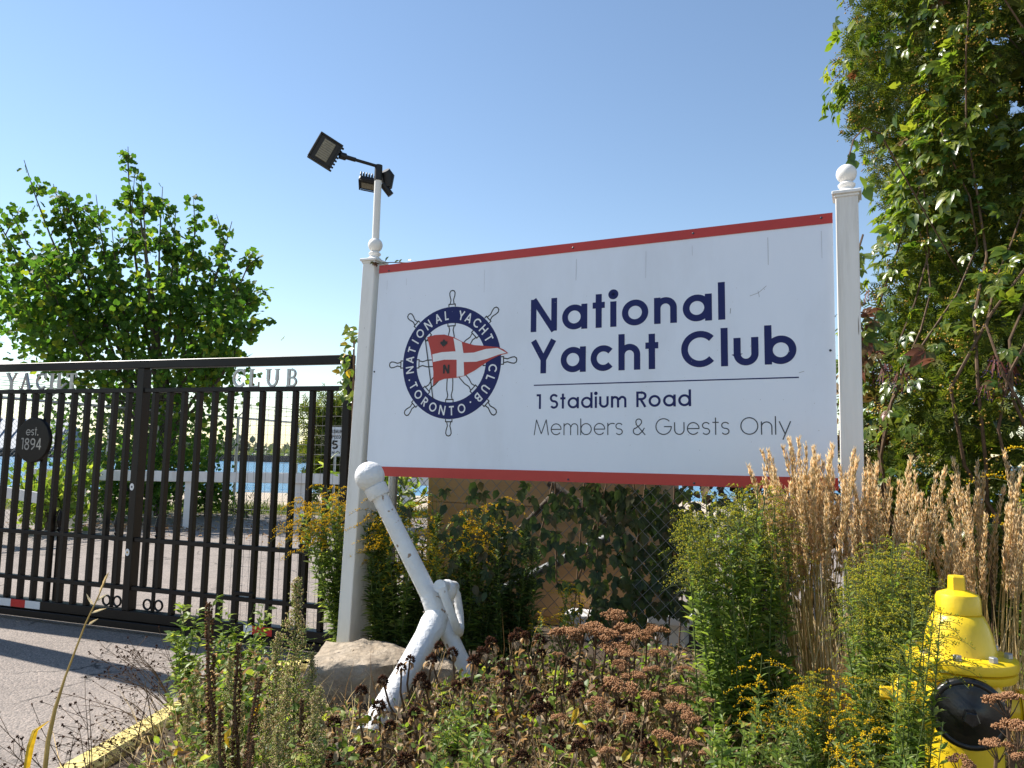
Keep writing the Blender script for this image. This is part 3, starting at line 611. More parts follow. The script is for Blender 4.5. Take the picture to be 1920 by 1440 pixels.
def picket(x, y=0.0):
    global bar0
    if bar0 is None: bar0 = gbar('picket', -.0155, .0155, -.0205, .0205, .151, 1.699, .002); o = bar0
    else: o = bar0.copy(); COL.objects.link(o)
    o.location = (x, y, 0); return o
xs_ = [CX - .122 - SPC * k for k in range(22)] + [CX + .122 + SPC * k for k in range(13)]
for x in xs_:
    if GX0 + .03 < x < GX1 - .07:
        if abs(abs(x - CX) - .19) < .08: gbar('picket', x - .0155, x + .0155, -.0205, .0205, .321, 1.699, .002)
        else: picket(x)
# short pickets with spear heads, collars of rings at the foot
sp0 = MB().box(-.0105, .0105, -.0105, .0105, .151, .66, .002); sp0.lathe([(.011, .66), (.02, .675), (.011, .69), (.013, .7), (.024, .74), (.014, .79), (.002, .83)], 10)
sp_me = None
for x in (GP(96, 1090)[0], CX - .188, CX + .188, GP(432, 1110)[0], GP(556, 1090)[0]):
    if sp_me is None: o = sp0.build('short_picket', M_GATE, gate); sp_me = o.data
    else: o = link('short_picket', sp_me, gate)
    o.location = (x, .034, 0)
for x in (CX - .188, CX + .188):
    for s_ in (-.05, .05):
        b = MB(); k = 24; rr, rq = .034, .0075
        b.tube([(x + s_ + rr * math.cos(2 * PI * i / k), .034, .193 + rr * math.sin(2 * PI * i / k)) for i in range(k + 1)], rq, 8, False); b.build('scroll_ring', M_GATE, gate, True)
# reflector tapes, stickers, latch
for u0, u1, m_ in ((-70, -25, M_REFR), (-25, 27, M_REFW), (27, 54, M_REFR), (54, 82, M_REFW)):
    gbar('reflector_tape', GP(u0, 1128)[0], GP(u1, 1128)[0], -.0305, -.0285, .09, .145, 0, m_)
for u0, u1, m_ in ((462, 478, M_REFW), (478, 515, M_REFR)): gbar('reflector_tape', GP(u0, 1180)[0], GP(u1, 1180)[0], -.0305, -.0285, .09, .145, 0, m_)
for (u, v), cm in (((252, 913), (.1, .1, .12)), ((244, 1036), (.5, .3, .05))):
    x, z = GP(u, v, -.031); x = CX - .008
    s_ = MB().lathe([(.019, 0), (.019, .0015)], 20, Matrix.Translation((x, -.0315, z)) @ Matrix.Rotation(PI / 2, 4, 'X') @ Matrix.Diagonal((1, 1.35, 1, 1))).build('round_sticker', M_REFW, gate)
    MB().lathe([(.008, 0), (.008, .0005)], 12, Matrix.Translation((x, -.0335, z)) @ Matrix.Rotation(PI / 2, 4, 'X')).build('sticker_mark', flat('sticker_%d' % u, cm), s_)
x, z = GP(462, 1112); gbar('latch', x - .07, x + .08, -.04, -.0215, z - .012, z + .012)
# wire mesh behind the right part of the gate
xm0 = GP(436, 900)[0]; wm = Leaves()
x = xm0
while x < GX1 - .06:
    wm.tube([(x, .035, .16), (x, .035, 1.695)], .0014, 3); x += .048
z = .19
while z < 1.69:
    wm.tube([(xm0, .038, z), (GX1 - .05, .038, z)], .0014, 3); z += .064
stuff(link('wire_mesh', wm.mesh('wire_mesh', M_WIRE), gate))
# cut-out serif letters standing on the letter rail
def serif(c):
    t_, n_ = .13, .05; se = lambda x, y, w_=.22: [(x - w_ / 2, y), (x + w_ / 2, y)]
    h = .72; s_ = .035
    if c == 'Y': return [([(.06, h), (.3, .34)], t_), ([(.56, h), (.32, .34)], n_), ([(.31, .36), (.31, 0)], t_), (se(.08, h), s_), (se(.55, h, .18), s_), (se(.31, .017), s_)], .62
    if c == 'A': return [([(.3, h), (.08, 0)], n_), ([(.3, h), (.54, 0)], t_), ([(.16, .24), (.46, .24)], n_), (se(.08, .017, .2), s_), (se(.54, .017), s_)], .64
    if c == 'C': return [(arc(.34, .36, .28, .33, 45, 315), .09), ([(.55, .72), (.55, .48)], s_)], .64
    if c == 'H': return [([(.12, 0), (.12, h)], t_), ([(.56, 0), (.56, h)], t_), ([(.12, .37), (.56, .37)], n_)] + [(se(x, y, .24), s_) for x in (.12, .56) for y in (.017, h - .017)], .68
    if c == 'T': return [([(.3, 0), (.3, h)], t_), ([(.02, h - .03), (.58, h - .03)], n_), ([(.03, h), (.03, .54)], s_), ([(.57, h), (.57, .54)], s_), (se(.3, .017, .26), s_)], .6
    if c == 'L': return [([(.13, 0), (.13, h)], t_), ([(.05, .025), (.5, .025)], n_), ([(.49, 0), (.49, .2)], s_), (se(.13, h - .017, .24), s_)], .54
    if c == 'U': return [([(.13, h), (.13, .27)] + arc(.34, .27, .21, .24, 180, 360) + [(.55, .27), (.55, h)], .085), ([(.13, h), (.13, .3)], t_), (se(.13, h - .017, .24), s_), (se(.55, h - .017, .2), s_)], .66
    if c == 'B': return [([(.13, 0), (.13, h)], t_), ([(.06, h - .025), (.28, h - .025)] + arc(.28, .53, .16, .165, 90, -90) + [(.13, .37)], .07), ([(.13, .36), (.3, .36)] + arc(.3, .195, .19, .17, 90, -90) + [(.05, .022)], .07)], .54
def metal_letter(c, u, vt, vb, dep=.012):
    x, z0 = 0, 1.7325; xc = GP(u, (vt + vb) / 2)[0]; zt = GP(u, vt)[1]; sc = (zt - z0) / .72; st, a = serif(c); b = MB()
    for k, (pts, w_) in enumerate(st):
        v, f = ribbon(pts, w_); yy = k * .0004
        vv = [(xc + (q[0] - a / 2) * sc, -dep / 2 - yy, z0 + max(0, q[1]) * sc) for q in v] + [(xc + (q[0] - a / 2) * sc, dep / 2 + yy, z0 + max(0, q[1]) * sc) for q in v]
        n = len(v); ff = list(f) + [tuple(i + n for i in q[::-1]) for q in f]
        from collections import Counter
        ed = Counter(); dr = {}
        for q in f:
            for i in range(4):
                e = (q[i], q[(i + 1) % 4]); kk = tuple(sorted(e)); ed[kk] += 1; dr[kk] = e
        ff += [(dr[k2][1], dr[k2][0], dr[k2][0] + n, dr[k2][1] + n) for k2, m2 in ed.items() if m2 == 1]
        b.add(vv, ff)
    b.build('letter', M_STEEL, gate)
for c, u in zip('YACHT', (22, 49, 78, 104, 134)): metal_letter(c, u, 700, 730)
for c, u in zip('CLUB', (449, 477, 511, 547)): metal_letter(c, u, 692, 725)
# oval plaque
px_, pz_ = GP(62, 825, -.05); rz_ = (GP(62, 783, -.05)[1] - GP(62, 868, -.05)[1]) / 2; rx_ = (GP(94, 825, -.05)[0] - GP(29, 825, -.05)[0]) / 2 * .97
oval = MB().lathe([(.93, 0), (1, .008), (1, .03), (.97, .036), (.9, .037)], 48, Matrix.Translation((px_, -.022, pz_)) @ Matrix.Rotation(PI / 2, 4, 'X') @ Matrix.Diagonal((rx_, rz_, 1, 1))).build('oval_plaque', M_GATE, gate, True)
op = Print(-.0605); op.text('est.', px_ - rx_ * .38, pz_ + rz_ * .2, px_ + rx_ * .36, pz_ + rz_ * .2, rz_ * .36, .08, .07, (M_STEEL, oval))
op.text('1894', px_ - rx_ * .64, pz_ - rz_ * .42, px_ + rx_ * .58, pz_ - rz_ * .42, rz_ * .5, .09, .1, (M_STEEL, oval))
# ------------------------------------------------------------------ unseen pillar added out of view to throw the dark band across the asphalt
pl = thing('shadow_pillar', 'unseen white square pillar added to throw a shadow band on the asphalt', 'pillar', (-4.42, 5.5, 0), SUN_AZ)
MB().box(-.12, .12, -.12, .12, -.05, 3.0, .008).build('shaft', M_WHITE, pl); MB().box(-.15, .15, -.15, .15, 3.0, 3.05, .006).build('pillar_cap', M_WHITE, pl)
# ------------------------------------------------------------------ anchor
a0 = gz(872, 1246, .1); AY = 3.66
ao = np.array([a0[0], AY, 0.0])
an_ = thing('anchor', 'old white painted ship anchor leaning by the sign with a ball end', 'anchor', ao)
def A(u, v, Y): return atY(u, v, Y) - ao
pb, px0, pe = A(699, 905, 3.72), A(818, 1142, 3.66), A(880, 1268, 3.62)
d = (px0 - pb) / np.linalg.norm(px0 - pb)
MB().tube([pb, pb + (px0 - pb) * .5, px0, pe], [.04, .042, .043, .037], 22).build('stock', M_ANCHOR, an_, True)
pr = []; rb = .074
for i in range(17):
    t = PI * i / 16; pr.append((max(.001, rb * math.sin(t)), -rb * math.cos(t)))
qz = Vector(d).to_track_quat('Z', 'Y').to_matrix().to_4x4()
ball = MB().lathe(pr, 28, Matrix.Translation(pb - d * .035) @ qz).build('ball_end', M_ANCHOR, an_, True)
MB().lathe([(.05, 0), (.057, .004), (.056, .05), (.052, .06)], 24, Matrix.Translation(pb + d * .02) @ qz).build('ball_collar', M_ANCHOR, an_, True)
MB().lathe([(.043, 0), (.05, .05), (.056, .09), (.054, .1)], 24, Matrix.Translation(px0 - d * .085) @ qz).build('stock_collar', M_ANCHOR, an_, True)
s0, s1, s2 = A(836, 1122, 3.71), A(812, 1172, 3.62), A(690, 1385, 3.06)
MB().tube([s0, s1, s1 + (s2 - s1) * .12, s1 + (s2 - s1) * .5, s2], [.045, .066, .056, .051, .058], 24).build('shank', M_ANCHOR, an_, True)
eye = A(838, 1108, 3.68); pr = [(max(.001, .048 * math.sin(PI * i / 12)), -.055 * math.cos(PI * i / 12)) for i in range(13)]
MB().lathe(pr, 20, Matrix.Translation(eye)).build('shank_eye', M_ANCHOR, an_, True)
MB().tube([A(829, 1102, 3.58), A(835, 1120, 3.575), A(848, 1155, 3.57), A(857, 1180, 3.6), A(861, 1186, 3.66), A(863, 1178, 3.71), A(862, 1150, 3.76), A(856, 1115, 3.78), A(848, 1102, 3.76)],
          [.024, .021, .02, .02, .021, .02, .02, .022, .024], 14).build('shackle', M_ANCHOR, an_, True)
MB().tube([A(824, 1099, 3.57), A(851, 1101, 3.8)], [.03, .03], 16).build('shackle_pin', M_ANCHOR, an_, True)
# ------------------------------------------------------------------ boulders
def boulder(name, outline, ztop, zbot, label, seed):
    """outline: world xy points of the top face; rough sides, split ledges"""
    rg = np.random.default_rng(seed); P = []
    n = len(outline)
    for i in range(n):
        for k in range(4):
            t = k / 4; p = np.array(outline[i]) * (1 - t) + np.array(outline[(i + 1) % n]) * t; P.append(p + rg.normal(0, .008, 2))
    P = np.array(P); c = P.mean(0); m_ = len(P); V = []; F = []
    lv = [(1.06, zbot), (1.09, zbot + (ztop - zbot) * .3), (1.03, zbot + (ztop - zbot) * .6), (1.045, ztop - .045), (1.0, ztop - .012), (.95, ztop), (.6, ztop + .012), (.25, ztop + .006)]
    for k, (s_, z) in enumerate(lv):
        for p in P:
            q = c + (p - c) * (s_ + rg.normal(0, .034 if k < 4 else .014)); V.append((q[0], q[1], z + rg.normal(0, .014 if k < 4 else .007)))
    for k in range(len(lv) - 1):
        for i in range(m_): F.append((k * m_ + i, k * m_ + (i + 1) % m_, (k + 1) * m_ + (i + 1) % m_, (k + 1) * m_ + i))
    F.append(tuple((len(lv) - 1) * m_ + i for i in range(m_)))
    b = MB(); o3 = np.array([c[0], c[1], 0]); b.v = [tuple(np.array(p) - o3) for p in V]; b.f = F; o = b.build(name, M_STONE, None, True); o.location = o3
    return tag(o, label, 'boulder')
B = lambda u, v, z: tuple(gz(u, v, z)[:2])
boulder('boulder', [B(572, 1246, .27), B(660, 1250, .27), B(745, 1240, .27), B(770, 1222, .27), B(745, 1205, .27), B(680, 1200, .27), B(610, 1205, .27)], .27, .0, 'flat topped grey limestone boulder at the foot of the sign post', 3)
boulder('boulder', [B(795, 1252, .2), B(845, 1256, .2), B(862, 1242, .2), B(820, 1232, .2), B(790, 1236, .2)], .2, .0, 'small pale stone half hidden between the legs of the anchor', 8)
# ------------------------------------------------------------------ fire hydrant
HY = 2.22; ht = atY(1794, 1079, HY); HZ = ht[2]
hy = thing('fire_hydrant', 'yellow fire hydrant with a black front cap behind yellow flowers', 'fire hydrant', (ht[0], ht[1], .08))
def hz(z): return HZ - z - .08
body = MB().lathe([(0.1298, 0), (0.1298, .03), (0.1021, .04), (0.1003, hz(.42)), (0.1003, hz(.31)), (0.1055, hz(.285)), (0.1081, hz(.278))], 40).build('barrel', M_YEL, hy, True)
MB().lathe([(0.1038, hz(.285)), (0.1367, hz(.277)), (0.1410, hz(.27)), (0.1410, hz(.257)), (0.1367, hz(.254))], 44).build('lower_flange', M_YEL, hy, True)
fl_ = MB().lathe([(0.1315, hz(.2525)), (0.1436, hz(.248)), (0.1453, hz(.24)), (0.1436, hz(.224)), (0.1367, hz(.219)), (0.0865, hz(.212))], 44).build('upper_flange', M_YEL, hy, True)
MB().lathe([(0.0969, hz(.2165)), (0.0934, hz(.205)), (0.0865, hz(.17)), (0.0761, hz(.135)), (0.0649, hz(.112)), (0.0571, hz(.106))], 40).build('bonnet', M_YEL, hy, True)
MB().lathe([(0.0536, hz(.108)), (0.0597, hz(.104)), (0.0597, hz(.1)), (0.0580, hz(.062)), (0.0536, hz(.052)), (0.0346, hz(.044)), (0.0234, hz(.04))], 36).build('bonnet_collar', M_YEL, hy, True)
MB().lathe([(0.0251, hz(.04)), (0.0238, hz(.004)), (0.0208, hz(0))], 5).build('operating_nut', M_YEL, hy)
for k in range(8):
    t = 2 * PI * k / 8 + .2; MB().lathe([(.012, 0), (.012, .012), (.009, .014)], 6, Matrix.Translation(((.137 * .865) * math.cos(t), (.137 * .865) * math.sin(t), hz(.2165)))).build('flange_bolt', M_GALV, hy)
def nozzle(az, r, ln, z, m_, cap_r, cap_l, capm, lab):
    Mx = Matrix.Translation((0, 0, z)) @ Matrix.Rotation(az, 4, 'Z') @ Matrix.Rotation(PI / 2, 4, 'Y')
    n_ = MB().lathe([(r * 1.3, .06), (r * 1.12, .095), (r, .113), (r, ln), (r * 1.08, ln + .004)], 32, Mx).build('nozzle', m_, hy, True)
    c_ = MB().lathe([(cap_r * .96, ln + .006), (cap_r, ln + .012), (cap_r, ln + cap_l * .55), (cap_r * .97, ln + cap_l * .7), (cap_r * .93, ln + cap_l * .78), (cap_r * .86, ln + cap_l * .8), (cap_r * .82, ln + cap_l * .74), (cap_r * .6, ln + cap_l * .88), (cap_r * .35, ln + cap_l), (.03, ln + cap_l + .003)], 40, Mx).build('nozzle_cap', capm, n_, True)
    c_['label'] = lab
    MB().lathe([(.022, ln + cap_l + .0), (.021, ln + cap_l + .032), (.018, ln + cap_l + .035)], 5, Mx).build('cap_nut', capm, n_)
nozzle(math.radians(-114), .08, .12, hz(.35), M_YEL, .096, .042, M_BLACK, 'large black front cap')
nozzle(math.radians(-202), .046, .135, hz(.36), M_YEL, .056, .042, M_YEL, 'yellow side cap')
nozzle(math.radians(-22), .046, .135, hz(.36), M_YEL, .056, .042, M_YEL, 'yellow side cap')
# ------------------------------------------------------------------ chain-link fence, braces and tan wall behind the sign
def chainlink(par, x0, x1, z0, z1, pitch, rad, m_, y=0.0):
    L_ = Leaves(); H = z1 - z0; x = x0 - H
    while x < x1:
        for s_ in (1, -1):
            xa, xb = (x, x + H) if s_ > 0 else (x + H, x); za, zb = z0, z1
            if xa < x0: k = (x0 - xa) / (xb - xa); xa, za = x0, z0 + (z1 - z0) * k
            if xb < x0: k = (x0 - xa) / (xb - xa); xb, zb = x0, za + (zb - za) * k
            if xa > x1: k = (x1 - xa) / (xb - xa); xa, za = x1, za + (zb - za) * k
            if xb > x1: k = (x1 - xa) / (xb - xa); xb, zb = x1, za + (zb - za) * k
            L_.tube([(xa, y + s_ * rad, za), (xb, y + s_ * rad, zb)], rad, 4)
        x += pitch
    return stuff(link('wire_mesh', L_.mesh('chain_link', m_), par))
BF = Frame(SF.w(0, .62, 0), SF.a)
cf = thing('chain_link_fence', 'grey chain link fence overgrown with leaves behind the club sign', 'fence', BF.o, BF.a)
chainlink(cf, -.25, 2.36, .12, 1.75, .088, .0018, M_WIRE)
for x in (-.25, 2.36): MB().tube([(x, 0, 0), (x, 0, 1.85)], .03, 14).build('fence_post', M_GALV, cf, True)
MB().tube([(-.25, 0, 1.76), (2.36, 0, 1.76)], .021, 12).build('top_rail', M_GALV, cf, True)
q0, q1 = BF.px(850, 1150, .07), BF.px(1140, 1008, .07); MB().tube([(q0[0], .07, q0[1]), (q1[0], .07, q1[1])], .027, 14).build('brace_pipe', M_DULL, cf, True)
q0, q1 = BF.px(1030, 905, .12), BF.px(1240, 1050, .12); MB().tube([(q0[0], .12, q0[1]), (q1[0], .12, q1[1])], .024, 12).build('brace_pipe', M_BARK, cf, True)
q0, q1 = BF.px(935, 1035, .12), BF.px(1045, 920, .12); MB().tube([(q0[0], .12, q0[1]), (q1[0], .12, q1[1])], .02, 12).build('brace_pipe', M_BARK, cf, True)
WF = Frame(SF.w(0, 1.5, 0), SF.a); wx1 = WF.px(1216, 1000)[0]; wx0 = WF.px(800, 1000)[0]
sh = thing('plank_shed', 'low tan shed with wide horizontal planks behind the wire fence', 'shed', WF.w(wx0, 0, 0), WF.a); LW = wx1 - wx0
zz = .16; k = 0
while zz < 2.0:
    hgt = (.26, .24, .27)[k % 3]; k += 1
    MB().box(0, LW, 0, .03, zz, zz + hgt - .004, .004).build('plank', M_TAN, sh); MB().box(LW - .03, LW, .032, .9, zz, zz + hgt - .004, .004).build('plank', M_TAN, sh)
    zz += hgt
MB().box(.01, LW - .04, .04, 1.0, .1, 1.98).build('core', M_TAN, sh); MB().box(-.06, LW + .06, -.06, 1.0, zz + .004, zz + .03, .004).build('roof', M_GALV, sh)
bdm = flat('white_board', (.8, .8, .8), .5)
for (u0, u1, v, lab) in ((1052, 1112, 1150, 'white painted board lying behind the fence below the tan planks'), (1214, 1292, 1150, 'white painted board lying past the corner of the tan shed')):
    a = WF.px(u0, v, -.25); b = WF.px(u1, v, -.25)
    t_ = thing('painted_board', lab, 'board', WF.w(a[0], -.25, 0), WF.a); MB().box(0, b[0] - a[0], 0, .22, a[1] - .06, a[1], .004).build('board_top', bdm, t_); MB().box(.04, b[0] - a[0] - .04, .04, .18, .0, a[1] - .061, .004).build('board_foot', bdm, t_)
# ------------------------------------------------------------------ guard rail, boundary fence and speed sign beyond the gate
gr0, gr1 = gz(135, 990), gz(350, 992); gd = gr1 - gr0; GRF = Frame(gr0, math.atan2(gd[1], gd[0]))
gu = thing('guard_rail', 'white painted timber guard rail on square posts beyond the gate', 'guard rail', GRF.o, GRF.a)
Lg = float(np.linalg.norm(gd)); 
for k in range(-0, 4): MB().box(Lg * k - .085, Lg * k + .085, .045, .2, -.1, .93, .008).build('post', M_WHITE, gu)
MB().box(-.75, Lg * 3.3, 0, .042, .76, .93, .006).build('rail', M_WHITE, gu)
MB().box(-.13, -.09, .05, .1, .55, .72, .004).build('junction_box', M_BARK, gu)
g2 = thing('guard_rail', 'short white guard rail end tilting towards the water', 'guard rail', gz(-30, 1010)); o2 = np.array(g2.location)
ra, rb_ = atY(-40, 905, 9.6) - o2, atY(72, 924, 9.9) - o2
m_ = MB(); dd = rb_ - ra
vv = [ra, rb_, rb_ + np.array([0, .05, 0]), ra + np.array([0, .05, 0])]; m_.add([p - np.array([0, 0, .14]) for p in vv] + vv, [(0, 3, 2, 1), (4, 5, 6, 7), (0, 1, 5, 4), (1, 2, 6, 5), (2, 3, 7, 6), (3, 0, 4, 7)]); m_.build('rail', M_WHITE, g2)
pq = ra + dd * .2; MB().box(pq[0] - .08, pq[0] + .08, pq[1] + .055, pq[1] + .2, -.1, pq[2] - .02, .008).build('post', M_WHITE, g2)
FA, FB = gz(0, 745, 2.0), gz(547, 792, 2.0); fd = FB - FA; FF = Frame(FA, math.atan2(fd[1], fd[0])); FL = float(np.linalg.norm(fd))
bf = thing('boundary_fence', 'tall chain link boundary fence with barbed wire along the water', 'fence', FF.o, FF.a)
chainlink(bf, -2.5, FL + 4, .05, 2.0, .07, .0022, M_WIRE)
MB().tube([(-2.5, 0, 2.0), (FL + 4, 0, 2.0)], .024, 10).build('top_rail', M_GALV, bf, True)
pu = FF.px(442, 870)[0]
for k in range(-3, 3):
    x = pu + k * 2.4
    if not -2.6 < x < FL + 4: continue
    po = MB().tube([(x, 0, 0), (x, 0, 2.03)], .032, 12).build('fence_post', M_GALV, bf, True); MB().tube([(x, 0, 2.03), (x + .12, -.22, 2.3)], .016, 8).build('wire_arm', M_GALV, po, True)
for j in (.35, .68, .98): MB().tube([(-2.5, -.22 * j, 2.03 + .27 * j), (FL + 4, -.22 * j, 2.03 + .27 * j)], .004, 5).build('barbed_wire', M_WIRE, bf)
SY = 11.6; sg = thing('speed_sign', 'white speed limit sign on a thin post seen through the gate mesh', 'road sign', gz(640, 985)); o2 = np.array(sg.location); SY = o2[1]
a, b = atY(611, 855, SY) - o2, atY(646, 801, SY) - o2
MB().box(a[0], b[0], -.012, 0, a[2], b[2], .002).build('sign_plate', M_REFW, sg)
pr_ = Print(-.0128)
w_, h_ = b[0] - a[0], b[2] - a[2]
pr_.text('MAXIMUM', a[0] + w_ * .12, a[2] + h_ * .78, a[0] + w_ * .88, a[2] + h_ * .78, h_ * .13, .15, emit=(M_INK, sg)); pr_.text('SPEED', a[0] + w_ * .18, a[2] + h_ * .6, a[0] + w_ * .82, a[2] + h_ * .6, h_ * .13, .15, emit=(M_INK, sg))
pr_.text('5', a[0] + w_ * .33, a[2] + h_ * .24, a[0] + w_ * .67, a[2] + h_ * .24, h_ * .3, .15, emit=(M_INK, sg)); pr_.text('km/h', a[0] + w_ * .2, a[2] + h_ * .08, a[0] + w_ * .8, a[2] + h_ * .08, h_ * .1, .13, emit=(M_INK, sg))
MB().tube([((a[0] + b[0]) / 2, .03, -.1), ((a[0] + b[0]) / 2, .03, b[2] - .05)], .022, 10).build('sign_post', M_GALV, sg, True)
# overhead cables on the far left
ob = atY(40, 716, 60); cb = thing('overhead_cable', 'two thin overhead cables crossing behind the gate letters', 'cable', (ob[0], ob[1], 0))
for v0, v1 in ((712, 722), (722, 727)): MB().tube([atY(-900, v0 - 110, 60) - np.array(cb.location), atY(0, v0, 60) - np.array(cb.location), atY(85, v1, 62) - np.array(cb.location), atY(700, v1 + 60, 75) - np.array(cb.location)], .025, 5).build('cable', M_INK, cb)
# ------------------------------------------------------------------ far shore
def far(u, v, Y): return atY(u, v, Y)
bw0 = MB(); x0, x1 = far(-900, 860, 110)[0], far(900, 860, 110)[0]
for i in range(60):
    a = x0 + (x1 - x0) * i / 60; b = x0 + (x1 - x0) * (i + 1) / 60; bw0.box(a, b, 110 + R(-.2, .2), 113, -1, .55 + R(-.05, .05))
tag(bw0.build('breakwater', mat('dark_stone', [(.02, .02, .022), (.05, .05, .05)], .9, 1.5)), 'long dark stone breakwater wall across the water', 'breakwater')
def far_trees(name, u0, u1, Y, vt, kind_n, m_, n, sz):
    L_ = Leaves(); P = []
    for i in range(n):
        u = R(u0, u1); k = .5 + .5 * math.sin(u * .031 + kind_n) * math.sin(u * .0113 + 2 * kind_n); top = vt(u, k)
        v = top + (862 - top) * (random.random() ** .8); P.append(far(u, v, Y + R(-4, 8)))
    L_.put(BROAD, P, rv(n) + np.array([0, 0, .5]), rv(n), RNG.uniform(.6, 1.3, n) * sz); return stuff(link(name, L_.mesh(name, m_)))
L_FAR = leafmat('far_foliage', [(.07, .1, .06), (.1, .13, .07), (.12, .14, .09)], .3)
tag(far_trees('far_wood', -700, 700, 330, lambda u, k: 845 - 26 * k, 1.0, L_FAR, 6000, 3.5), 'pale line of trees on the far shore of the lake', 'wood')
tag(far_trees('shore_bushes', -300, 620, 122, lambda u, k: 851 - 4 * k, 2.0, L_GRASS, 4000, .9), 'low green bushes on top of the breakwater', 'bushes')
bs = thing('boat_shed', 'long low boathouse with a blue grey ribbed roof across the water', 'boathouse', (0, 0, 0)); bo_ = far(20, 860, 116); bs.location = (bo_[0], bo_[1], .5); bo_ = np.array(bs.location)
ex = far(112, 842, 116)[0] - bo_[0]; z0, z1 = far(50, 842, 116)[2] - .5, far(50, 783, 116)[2] - .5
MB().box(-30, ex - .4, 0, 9, 0, z0, .02).build('wall', mat('shed_wall', [(.08, .09, .11), (.12, .13, .15)], .8, 1), bs)
rf_ = MB().add([(-30.5, -.4, z0), (ex, -.4, z0), (ex - 1.2, 4.5, z1), (-30.5, 4.5, z1), (ex, 9.4, z0), (-30.5, 9.4, z0)], [(0, 1, 2, 3), (3, 2, 4, 5), (1, 4, 2), (0, 3, 5)]).build('roof', mat('shed_roof', [(.13, .19, .27), (.17, .23, .32)], .5, 3), bs)
for i in range(16):
    x = ex - 1.3 - i * 1.9; MB().add([(x, -.45, z0 + .03), (x + .25, -.45, z0 + .03), (x + .25, 4.5, z1 + .08), (x, 4.5, z1 + .08), (x, -.45, z0 + .13), (x + .25, -.45, z0 + .13), (x + .25, 4.5, z1 + .18), (x, 4.5, z1 + .18)], [(4, 5, 6, 7), (0, 1, 5, 4), (1, 2, 6, 5), (2, 3, 7, 6), (3, 0, 4, 7)]).build('roof_rib', MATS['shed_roof'], rf_)
# ------------------------------------------------------------------ tree beyond the gate
TY = 14.0; tb = gz(292, 966, 0.0); tb = np.array([tb[0], tb[1], 0.0]); TY = tb[1]
tree = thing('tulip_tree', 'young broadleaf tree with upright shoots behind the black gate', 'tree', tb)
def TP(u, v, dy=0.0): return atY(u, v, TY + dy) - tb
tips = [(45, 300), (20, 400), (130, 362), (100, 345), (240, 275), (265, 335), (305, 350), (330, 388), (372, 395), (435, 415), (476, 465), (476, 540), (470, 600), (-20, 385), (-40, 480), (5, 560), (180, 365), (60, 480), (450, 650), (210, 430)]
wood = MB(); trunk_top = np.array([.05, 0, 2.1])
limb_me = []
MB().tube([(0, 0, -.1), (.02, 0, .7), (.0, .05, 1.4), trunk_top, TP(285, 560), TP(262, 400)], [.12, .1, .09, .075, .05, .015], 10).build('trunk', M_BARK, tree, True)
MB().tube([(.05, .02, .5), TP(330, 800, .3), TP(345, 650, .4), TP(330, 480, .4)], [.07, .06, .045, .012], 8).build('limb', M_BARK, tree, True)
LP, LD, LS = [], [], []
def along(pts, n0, n1, cnt, spread, size):
    pts = np.array(pts); seg = np.linspace(0, len(pts) - 1, 60)
    cv = np.array([pts[int(min(s_, len(pts) - 1.001))] * (1 - (s_ - int(min(s_, len(pts) - 1.001)))) + pts[int(min(s_, len(pts) - 1.001)) + 1] * (s_ - int(min(s_, len(pts) - 1.001))) for s_ in seg])
    for _ in range(cnt):
        i = int(R(n0, n1) * 59); p = cv[i]; dirn = rv(1)[0]; dirn[2] = dirn[2] * .5 + .1; dirn /= np.linalg.norm(dirn)
        LP.append(p + dirn * R(.3, 1) * spread); LD.append(dirn + np.array([0, 0, -.7])); LS.append(R(.75, 1.2) * size)
for i, (u, v) in enumerate(tips):
    dy = R(-1.1, 1.1); tip = TP(u, v, dy); st = np.array([R(-.1, .1), R(-.1, .1), R(.9, 2.3)])
    midp = st * .45 + tip * .55 + np.array([(tip[0] - st[0]) * .12, R(-.2, .2), -.25])
    cv = [st * ((1 - t) ** 2) + midp * 2 * t * (1 - t) + tip * t * t for t in np.linspace(0, 1, 8)]
    MB().tube(cv, list(np.linspace(.045, .006, 8)), 6).build('limb', M_BARK, tree, True)
    along(cv, .45, 1.0, 46, .13, .135)
    for _ in range(5):
        k = random.randint(3, 6); e = cv[k] + np.array([R(-.5, .42), R(-.5, .5), R(.25, .9)]); tw = [cv[k], (cv[k] + e) / 2 + np.array([0, 0, .08]), e]
        MB().tube(tw, [.014, .009, .004], 5).build('branch', M_BARK, tree, True); along(tw, .2, 1.0, 30, .12, .125)
tipL = (list(LP), list(LD), list(LS)); LP, LD, LS = [], [], []
poly = [(-60, 430), (60, 360), (130, 420), (170, 400), (230, 420), (300, 400), (390, 450), (450, 530), (465, 600), (440, 680), (425, 760), (400, 850), (385, 925), (300, 962), (180, 962), (130, 920), (110, 860), (100, 800), (90, 730), (60, 665), (15, 590), (-60, 560)]
def inside(x, y):
    c = False; n = len(poly); j = n - 1
    for i in range(n):
        (xi, yi), (xj, yj) = poly[i], poly[j]
        if (yi > y) != (yj > y) and x < (xj - xi) * (y - yi) / (yj - yi) + xi: c = not c
        j = i
    return c
clum = []
while len(clum) < 330:
    u, v = R(-60, 480), R(370, 960)
    if inside(u, v) and random.random() < (.06 if v < 470 else .4 if v < 560 else 1): clum.append((u, v, R(-1.3, 1.3)))
for u, v, dy in clum:
    c = TP(u, v, dy); k = random.randint(18, 38); sp = R(.14, .3); big = .115 if v < 720 else .085
    for _ in range(k):
        o = RNG.normal(0, 1, 3) * sp; LP.append(c + o); dn = rv(1)[0]; dn[2] -= .7; LD.append(dn); LS.append(R(.7, 1.2) * big)
LV = Leaves(); LV.put(LOBED, LP, LD, rv(len(LP)) + np.array([-.5, .3, .8]), LS); stuff(link('crown', LV.mesh('tree_crown', L_TREE), tree))
